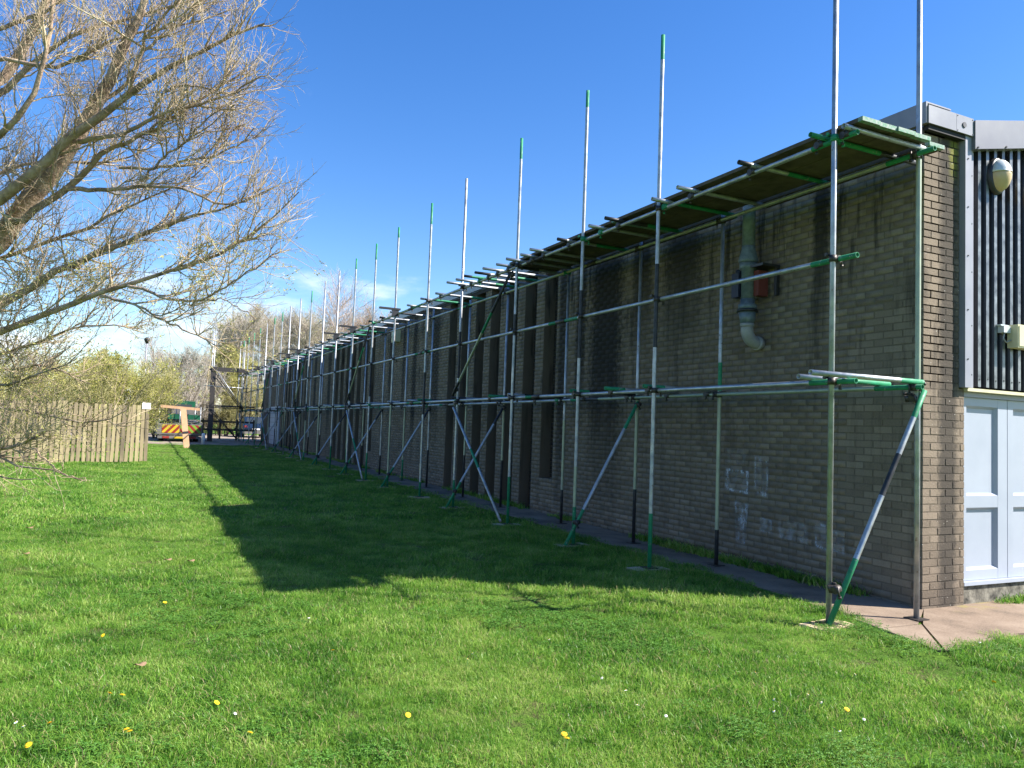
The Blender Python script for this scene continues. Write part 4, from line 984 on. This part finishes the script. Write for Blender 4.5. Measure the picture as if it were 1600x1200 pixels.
def shrub_mesh(seed, H, W, nleaf, leafsize):
    rg = np.random.default_rng(seed); k = 16
    st = np.zeros((k, 8, 3)); t = np.linspace(0, 1, 8)
    for i in range(k):
        a = rg.uniform(0, 6.28); r_ = W*rg.uniform(.15, .5); hh = H*rg.uniform(.6, .92)
        st[i, :, 0] = math.cos(a)*(W*.10+r_*t**1.4); st[i, :, 1] = math.sin(a)*(W*.10+r_*t**1.4); st[i, :, 2] = hh*t
    st[:, 1:] += rg.normal(0, H*.015, (k, 7, 3)); sr = np.linspace(.035, .010, 8)[None]*np.ones((k, 1))
    B = np.array([0, 0, .35])
    b1, r1 = spawn(st, sr, 260, (H*.15, H*.40), (.4, 1.1), B, 5, (.010, .016), .006, rg, tlo=.05, curl=.16)
    b2, r2 = spawn(b1, r1, 2600, (H*.08, H*.2), (.4, 1.2), B, 3, (.006, .009), .004, rg, tlo=.0, curl=.18)
    return tubes(st, sr, 6), joinvf([tubes(b1, r1, 4), tubes(b2, r2, 3)]), leaves(b2, nleaf, leafsize, rg, tlo=0, aspect=.55, jitter=.06)
TV = {}
def variants():
    TV['broad'] = tree_mesh(1, 11, .95, .55, 1500, (.06, .12), .8, 5200)
    TV['broad2'] = tree_mesh(5, 11, 1.05, .40, 2500, (.06, .12), .8, 5200)
    TV['tall'] = tree_mesh(2, 16, .72, .42, 600, (.06, .12), .72, 3600)
    TV['yellow'] = tree_mesh(3, 7, 1.1, .25, 16000, (.07, .15), .9, 5500)
    TV['shrub'] = shrub_mesh(4, 4.6, 4.4, 13000, (.04, .10)); TV['shrub2'] = shrub_mesh(6, 4.2, 5.0, 13000, (.04, .10))
    TV['bare'] = shrub_mesh(8, 6, 5.2, 2500, (.04, .09))
variants()
MESH = {}
def plant(kind, x, y, h_, name, label, tw, lf_, cat, group, parts=('trunk', 'crown'), rz=None, wid=1.0):
    z = float(gz0(x, y))-.03; e = empty(name, (x, y, z), label, cat, group)
    base = {'broad': 11, 'broad2': 11, 'tall': 16, 'yellow': 7, 'shrub': 4.6, 'shrub2': 4.2, 'bare': 6}[kind]
    # scale by the real top of the mesh
    tr_, tg, lv = TV[kind]; top = np.percentile(tg[0][:, 2], 99.0); s_ = h_/top
    key = (kind, tw, lf_)
    if key not in MESH:
        a = np_mesh(parts[0], tr_[0], tr_[1], M['bgbark'], smooth=True); b = np_mesh(parts[1], tg[0], tg[1], M[tw]); c = np_mesh('leaves', lv[0], lv[1], M[lf_]) if lv else None
        MESH[key] = (a, b, c)
    a, b, c = MESH[key]; rz = random.uniform(0, 6.28) if rz is None else rz
    e.rotation_euler = (0, 0, rz); e.scale = (s_*wid, s_*wid, s_)
    for nm, me in ((parts[0], a), (parts[1], b), ('leaves', c)):
        if me is None: continue
        o = bpy.data.objects.new(nm, me); link(o, e)
        if nm == 'leaves' or nm == 'branches': o['kind'] = 'stuff'
    return e
random.seed(31)
BT = [ # kind, px, top px, Y, twig, leaf, name, label, cat, width
 ('broad', 385, 480, 76, 'bgtwig', 'bud', 'bare_tree', 'broad bare tree with pale twigs behind the loading bay', 1.15),
 ('broad2', 440, 486, 82, 'bgtwig', 'bud', 'bare_tree', 'rounded bare tree behind the far rank of poles', 1.15),
 ('tall', 532, 428, 84, 'bgtwigred', 'bud', 'bare_tree', 'tallest reddish bare tree rising above the scaffold', 1.0),
 ('broad', 500, 492, 90, 'bgtwig', 'bud', 'bare_tree', 'lower bare tree left of the tallest tree', 1.1),
 ('broad2', 590, 490, 88, 'bgtwigred', 'bud', 'bare_tree', 'brownish bare tree right of the tallest tree', 1.1),
 ('broad', 655, 488, 100, 'bgtwigred', 'bud', 'bare_tree', 'bare treetop half hidden behind the wall coping', 1.1),
 ('broad2', 335, 545, 72, 'bgtwig', 'bud', 'bare_tree', 'thin bare tree left of the loading bay top', 1.3),
 ('tall', 243, 515, 82, 'bgtwigred', 'bud', 'bare_tree', 'slender bare tree beside the pale lamp post', .8),
 ('yellow', 372, 545, 64, 'bgtwigol', 'bud', 'willow_tree', 'yellowish budding willow behind the loading bay', 1.15),
 ('yellow', 160, 548, 58, 'bgtwigol', 'shrubleaf', 'willow_tree', 'yellow green tree behind the left hedge', 1.3),
 ('broad2', 60, 545, 70, 'bgtwig', 'bud', 'bare_tree', 'bare tree far behind the left hedge', 1.3),
 ('broad', -30, 540, 66, 'bgtwig', 'bud', 'bare_tree', 'bare tree at the left edge beyond the hedge', 1.3),
 ('broad', 418, 482, 86, 'bgtwig', 'bud', 'bare_tree', 'pale bare tree between the two rounded trees', 1.1),
 ('broad2', 475, 490, 80, 'bgtwig', 'bud', 'bare_tree', 'bare tree showing between the middle scaffold poles', 1.1),
 ('broad2', 352, 500, 84, 'bgtwig', 'bud', 'bare_tree', 'bare tree whose crown shows over the loading bay corner', 1.1),
 ('broad', 562, 482, 86, 'bgtwigred', 'bud', 'bare_tree', 'bare tree close right of the tallest tree', 1.0),
 ('broad', 280, 542, 88, 'bgtwig', 'bud', 'bare_tree', 'distant bare tree above the truck', 1.3),
]
for kind, px, pt, Y, tw, lf_, nm, lb, wd in BT:
    p = at_Y(px, pt, Y); plant(kind, p[0], Y, p[2]-float(gz0(p[0], Y)), nm, lb, tw, lf_, 'tree', 'trees beyond the lawn', wid=wd)
BS = [
 ('shrub', 218, 560, 42, 'bgtwigol', 'shrubleaf', 'yellow green shrub right of the fence end', 1.0),
 ('shrub2', 150, 556, 39, 'bgtwigol', 'shrubleaf', 'yellow green shrub behind the middle of the fence', 1.0),
 ('shrub', 85, 562, 36, 'bgtwigol', 'shrubleaf', 'bushy olive shrub behind the fence', 1.0),
 ('shrub2', 20, 572, 33, 'bgtwigol', 'shrubleaf', 'leftmost olive shrub behind the fence', 1.0),
 ('bare', 285, 545, 56, 'bgtwig', 'shrubdark', 'brown twiggy shrub behind the truck', .8),
 ('bare', 318, 572, 60, 'bgtwig', 'shrubdark', 'brown twiggy shrub between truck and loading bay', .8),
 ('shrub2', 350, 615, 60, 'bgtwigol', 'shrubdark', 'low olive shrub seen through the loading bay', 1.0),
 ('shrub', 385, 600, 64, 'bgtwig', 'shrubdark', 'low brown shrub behind the blue car', 1.0),
 ('shrub', 255, 575, 50, 'bgtwigol', 'shrubleaf', 'yellow green shrub just left of the truck', .85),
 ('shrub2', 175, 590, 32, 'bgtwigol', 'shrubdark', 'low dark shrub close behind the fence', .9),
 ('shrub', 55, 600, 30, 'bgtwigol', 'shrubdark', 'low dark shrub close behind the left of the fence', .9),
 ('bare', 420, 560, 70, 'bgtwig', 'shrubdark', 'brown shrub just past the building end', 1.0),
 ('shrub2', -60, 580, 32, 'bgtwigol', 'shrubleaf', 'olive shrub at the left edge behind the willow', 1.0),
]
for kind, px, pt, Y, tw, lf_, lb, wd in BS:
    p = at_Y(px, pt, Y); plant(kind, p[0], Y, p[2]-float(gz0(p[0], Y)), 'shrub', lb, tw, lf_, 'shrub', 'shrubs behind the fence and yard', ('stems', 'branches'), wid=wd)
# far hedge line closing the view to the horizon
rg = np.random.default_rng(77); k = 1500
hx = rg.uniform(-110, 130, k); hy = 98+rg.uniform(-5, 8, k)+np.abs(hx-20)*.05
st = np.zeros((k, 6, 3)); hh = rg.uniform(2.5, 6.5, k)
for i in range(6): st[:, i, 0] = hx+rg.normal(0, .25*i/5+.01, k); st[:, i, 1] = hy+rg.normal(0, .25*i/5+.01, k); st[:, i, 2] = .4+hh*i/5
b1, r1 = spawn(st, np.full((k, 6), .05), 22000, (.6, 2.4), (.4, 1.2), np.array([0, 0, .4]), 3, (.02, .035), .012, rg, tlo=.0, curl=.15)
V, F = joinvf([tubes(st, np.full((k, 6), .05), 3), tubes(b1, r1, 3)])
o = bpy.data.objects.new('far_hedge', np_mesh('far_hedge', V, F, M['bgtwig'])); link(o); tag(o, 'brown leafless wood closing the view behind the yard', None, None, 'stuff')

# ================================================================== grass blades, weeds and flowers
def clump(seed, nb, rad, ln, wd):
    rg = np.random.default_rng(seed); V = []; F = []
    r_ = rad*np.sqrt(rg.random(nb)); a = rg.uniform(0, 6.283, nb); x = r_*np.cos(a); y = r_*np.sin(a)
    for i in range(nb):
        l_ = rg.uniform(*ln); w_ = rg.uniform(*wd); d = rg.uniform(0, 6.283); le = rg.uniform(.35, 1.25); f_ = rg.uniform(0, 6.283)
        dx, dy = math.cos(d), math.sin(d); sx_, sy_ = math.cos(f_)*w_/2, math.sin(f_)*w_/2
        x1, y1, z1 = x[i]+dx*l_*.34*le, y[i]+dy*l_*.34*le, l_*.55*(1-.32*le); x2, y2, z2 = x[i]+dx*l_*.9*le, y[i]+dy*l_*.9*le, l_*(1-.55*le)
        b = len(V); V += [(x[i]-sx_, y[i]-sy_, -.01), (x[i]+sx_, y[i]+sy_, -.01), (x1+sx_*.8, y1+sy_*.8, z1), (x1-sx_*.8, y1-sy_*.8, z1), (x2, y2, z2)]
        F += [(b, b+1, b+2, b+3), (b+3, b+2, b+4)]
    me = bpy.data.meshes.new('grass_clump'); me.from_pydata(V, [], F); me.materials.append(M['blade']); return me
def clump_collection(name, specs):
    c = bpy.data.collections.new(name)
    for i, s_ in enumerate(specs): c.objects.link(bpy.data.objects.new('grass_clump', clump(*s_)))
    return c
def scatter(name, pts, scl, coll, label):
    me = bpy.data.meshes.new(name); n = len(pts); me.vertices.add(n); me.vertices.foreach_set('co', pts.astype(np.float32).ravel())
    a = me.attributes.new('scl', 'FLOAT', 'POINT'); a.data.foreach_set('value', scl.astype(np.float32))
    a = me.attributes.new('rot', 'FLOAT_VECTOR', 'POINT'); rr = np.zeros((n, 3)); rr[:, 2] = rng.uniform(0, 6.283, n); rr[:, :2] = rng.normal(0, .08, (n, 2)); a.data.foreach_set('vector', rr.astype(np.float32).ravel())
    o = bpy.data.objects.new(name, me); link(o); tag(o, label, None, None, 'stuff')
    ng = bpy.data.node_groups.new(name, 'GeometryNodeTree'); ng.interface.new_socket('Geometry', in_out='INPUT', socket_type='NodeSocketGeometry'); ng.interface.new_socket('Geometry', in_out='OUTPUT', socket_type='NodeSocketGeometry')
    gi, go = ng.nodes.new('NodeGroupInput'), ng.nodes.new('NodeGroupOutput'); ins = ng.nodes.new('GeometryNodeInstanceOnPoints'); ci = ng.nodes.new('GeometryNodeCollectionInfo')
    ci.inputs['Collection'].default_value = coll; ci.inputs['Separate Children'].default_value = True; ci.inputs['Reset Children'].default_value = True
    ins.inputs['Pick Instance'].default_value = True
    na = ng.nodes.new('GeometryNodeInputNamedAttribute'); na.data_type = 'FLOAT'; na.inputs[0].default_value = 'scl'
    nr = ng.nodes.new('GeometryNodeInputNamedAttribute'); nr.data_type = 'FLOAT_VECTOR'; nr.inputs[0].default_value = 'rot'
    ng.links.new(gi.outputs[0], ins.inputs['Points']); ng.links.new(ci.outputs[0], ins.inputs['Instance'])
    ng.links.new(nr.outputs[0], ins.inputs['Rotation']); ng.links.new(na.outputs[0], ins.inputs['Scale']); ng.links.new(ins.outputs[0], go.inputs[0])
    md = o.modifiers.new('scatter', 'NODES'); md.node_group = ng; return o
near_c = clump_collection('near_clumps', [(i, 110, .13, (.025, .065), (.0028, .0048)) for i in range(5)]+[(9, 70, .08, (.04, .10), (.003, .005))])
far_c = clump_collection('far_clumps', [(20+i, 90, .24, (.03, .07), (.006, .011)) for i in range(4)])
def wedge(n, d0, d1, amax=.64, pw=1.0):
    """ground points in the view's wide wedge (a margin beyond the frame on both sides), even by area"""
    d = np.sqrt(rng.uniform(d0**2, d1**2, n)); a = YAW+rng.uniform(-amax-.25, amax+.2, n); return d*np.sin(a), d*np.cos(a)
def grasspts(n, d0, d1, zoff=0):
    x, y = wedge(n, d0, d1); k = ~in_paved(x, y) & (x < 6.6) & (y > -3) | ((x > 6.0) & (y < 3.8) & ~in_paved(x, y)); x, y = x[k], y[k]
    return np.stack([x, y, gz(x, y)], 1)
P1 = np.concatenate([grasspts(6500, 1.6, 6.0), grasspts(12000, 6.0, 12.5)])
bare = np.sin(P1[:, 0]*1.7+2.2*np.sin(P1[:, 1]*.9))+np.sin(P1[:, 1]*2.3+1.4*np.sin(P1[:, 0]*1.9))+.5*np.sin(P1[:, 0]*6.1-P1[:, 1]*4.7)
P1 = P1[(bare < 1.25) | (rng.random(len(P1)) < .38)]
pat = np.sin(P1[:, 0]*2.1+1)*np.sin(P1[:, 1]*1.7+.5)+.6*np.sin(P1[:, 0]*5.3+P1[:, 1]*3.9)
S1 = rng.uniform(.75, 1.2, len(P1))*(1+.30*pat)
scatter('grass', P1, np.clip(S1, .5, 1.7), near_c, 'short green grass blades of the near lawn')
P2 = grasspts(12000, 12.0, 30); P3 = grasspts(5000, 30, 44); PP = np.concatenate([P2, P3])
scatter('grass', PP, rng.uniform(.8, 1.25, len(PP)), far_c, 'green grass blades of the lawn further off')
# longer tufts and low clover patches
PT = grasspts(1500, 1.7, 13); tp_ = np.sin(PT[:, 0]*1.3+2)+np.sin(PT[:, 1]*1.1)+rng.normal(0, .6, len(PT)); PT = PT[tp_ > .35]
scatter('grass_tufts', PT, rng.uniform(.7, 1.35, len(PT)), clump_collection('tuft_clumps', [(60+i, 46, .05, (.06, .125), (.003, .0055)) for i in range(4)]), 'longer darker tufts of grass in the lawn')
def clover(seed, nb, rad):
    rg = np.random.default_rng(seed); V = []; F = []
    for i in range(nb):
        r_ = rad*math.sqrt(rg.random()); a = rg.uniform(0, 6.283); cx, cy_, cz = r_*math.cos(a), r_*math.sin(a), rg.uniform(.022, .045); a0 = rg.uniform(0, 6.283); q = rg.uniform(.006, .010)
        for k in range(3):
            t_ = a0+k*2.094; c_, s_ = math.cos(t_), math.sin(t_); b = len(V); zt_ = rg.uniform(-.002, .004)
            V += [(cx, cy_, cz), (cx+q*(c_-.6*s_), cy_+q*(s_+.6*c_), cz+zt_+.002), (cx+q*1.75*c_, cy_+q*1.75*s_, cz+zt_), (cx+q*(c_+.6*s_), cy_+q*(s_-.6*c_), cz+zt_+.002)]; F.append((b, b+1, b+2, b+3))
    me = bpy.data.meshes.new('clover_clump'); me.from_pydata(V, [], F); me.materials.append(M['clover']); return me
M['clover'] = leafm('clover leaf', (.055, .16, .02), (.14, .29, .045), .3)
cc = bpy.data.collections.new('clover_clumps')
for i in range(3): cc.objects.link(bpy.data.objects.new('clover_clump', clover(80+i, 30, .09)))
PC = grasspts(2600, 1.7, 8); tp_ = np.sin(PC[:, 0]*2.3+.4)+np.sin(PC[:, 1]*2.0+PC[:, 0])+rng.normal(0, .35, len(PC)); PC = PC[tp_ > .75]
scatter('clover', PC, rng.uniform(.8, 1.3, len(PC)), cc, 'low clover leaves patched through the near lawn')
# weeds and grass at the foot of the wall and in the paving joint
wy = np.concatenate([rng.uniform(5.6, 18, 240), rng.uniform(18, 42, 200), rng.uniform(6.2, 10.5, 160)]); keep = np.sin(wy*2.3)+np.sin(wy*.9+1)+rng.normal(0, .5, len(wy)) > -.2; wy = wy[keep]
wx = WX-.03-np.abs(rng.normal(0, .05, len(wy))); P4 = np.stack([wx, wy, gz0(wx, wy)+.012], 1)
jx = rng.uniform(0, 1, 26); P5 = np.stack([5.72+.6*jx*.6+.006*rng.normal(size=26), 3.98+.62*jx*.6, gz0(0, 4.2)+.0+0*jx], 1)
gx_ = rng.uniform(7.9, 9.5, 40); P6 = np.stack([gx_, 4.99-np.abs(rng.normal(0, .05, 40)), gz0(0, 5)+.014+0*gx_], 1)
PW = np.concatenate([P4, P5, P6]); SW = np.concatenate([rng.uniform(.7, 1.8, len(P4)), rng.uniform(.12, .3, 26), rng.uniform(.5, 1.2, 40)])
scatter('weeds', PW, SW, clump_collection('weed_clumps', [(40+i, 34, .07, (.04, .12), (.005, .010)) for i in range(3)]), 'weeds and grass sprouting along the foot of the wall')
# flowers
def flower_mesh(petals, rad, petal_len, mp, mc, dome_):
    m = MB(); m.path([(0, 0, -.05), (.004, 0, .0)], [.0018, .0016], 5, 2)
    for ring, (rr, tilt, cnt) in enumerate(((rad, .10, petals), (rad*.75, .45, petals if dome_ else 0), (rad*.45, .8, petals//2 if dome_ else 0))):
        for k in range(cnt):
            a = 2*math.pi*(k+.5*ring)/max(cnt, 1); d = Vector((math.cos(a), math.sin(a), tilt)).normalized(); s_ = Vector((-math.sin(a), math.cos(a), 0)); w_ = rr*.24
            m.add([Vector((0, 0, .002+.001*ring)), d*rr*.6+s_*w_, d*rr, d*rr*.6-s_*w_], [(0, 1, 2, 3)], 0)
    m.path([(0, 0, 0), (0, 0, .006)], [rad*.30, rad*.18], 8, 1)
    return m
def flowers(name, pxs, mesh, group, label, cat, h_):
    for x, y in pxs:
        p = at_ground(x, y); r_ = empty(name, (p[0], p[1], float(gz(p[0], p[1]))), label, cat, group)
        hd = bpy.data.objects.new('flower_head', mesh[0]); link(hd, r_); hd.location = (0, 0, h_); hd.rotation_euler = (random.uniform(-.5, .1)-.25, random.uniform(-.3, .3), random.uniform(0, 6))
        hd.scale = (1, 1, 1)
        st_ = bpy.data.objects.new('stem', mesh[1]); link(st_, r_)
def two(mb, mats, name):
    me = bpy.data.meshes.new(name); me.from_pydata(mb.v, [], mb.f)
    for q in mats: me.materials.append(q)
    me.polygons.foreach_set('material_index', mb.m); return me
def stem_mesh(h_):
    m = MB(); m.path([(0, 0, -.01), (.003, .002, h_*.5), (0, 0, h_+.002)], [.002, .0018, .0016], 5); me = bpy.data.meshes.new('stem'); me.from_pydata(m.v, [], m.f); me.materials.append(M['stem']); return me
dm = flower_mesh(18, .017, 0, 0, 0, True); ds = flower_mesh(13, .010, 0, 0, 0, False)
for q in (dm, ds): q.v = q.v
dand = two(dm, [M['dandelion'], M['dandelion'], M['stem']], 'flower_head'); dais = two(ds, [M['daisy'], M['dandelion'], M['stem']], 'flower_head')
flowers('dandelion', [(170, 1104), (190, 1106), (196, 1162), (201, 1165), (76, 1155), (43, 1188), (390, 1158), (257, 952), (338, 1112), (519, 1031), (637, 1133), (881, 1170), (885, 1177), (1553, 1080), (1323, 1122), (1500, 1092), (160, 1004)], (dand, stem_mesh(.062)), 'dandelions in the lawn', 'yellow dandelion flower in the near lawn', 'flower', .062)
flowers('daisy', [(23, 1152), (35, 1158), (367, 1126), (738, 1036), (730, 1045), (995, 1123), (977, 1100), (1209, 1130), (1303, 1155), (1209, 1108), (1283, 1110), (1336, 1064), (1531, 1015), (1350, 1136), (1312, 1160), (1520, 1020), (482, 978), (494, 981), (1040, 1140), (1262, 1098), (1180, 1066), (1345, 980), (858, 1010), (940, 1078)], (dais, stem_mesh(.055)), 'daisies in the lawn', 'tiny white daisy in the near lawn', 'flower', .055)
# dead leaves
def leafm_(s_):
    m = MB(); n = 10; vs = [(0, 0, .010)]+[(s_*(1+.18*math.sin(2.7*k))*math.cos(6.283*k/n), .6*s_*(1+.18*math.cos(1.9*k))*math.sin(6.283*k/n), .012+.010*math.sin(1.3*k)) for k in range(n)]
    m.add(vs, [(0, 1+k, 1+(k+1) % n) for k in range(n)]); return m
for (x, y), lb in zip(((218, 1050), (262, 883), (298, 885), (46, 832), (40, 872)), ('curled brown dead leaf on the near lawn', 'left one of two dead leaves by the shadow edge', 'right one of two dead leaves by the shadow edge', 'brown leaf on the lawn at far left', 'pale brown leaf on the lawn at the left edge')):
    p = at_ground(x, y); s_ = .038; m = leafm_(s_); m.v = [(v[0]+p[0], v[1]+p[1], v[2]+float(gz(p[0], p[1]))+.045) for v in m.v]
    m.build('dead_leaf', M['deadleaf'], None, lb, 'leaf', 'dead leaves on the lawn', org=(p[0], p[1], float(gz(p[0], p[1]))))
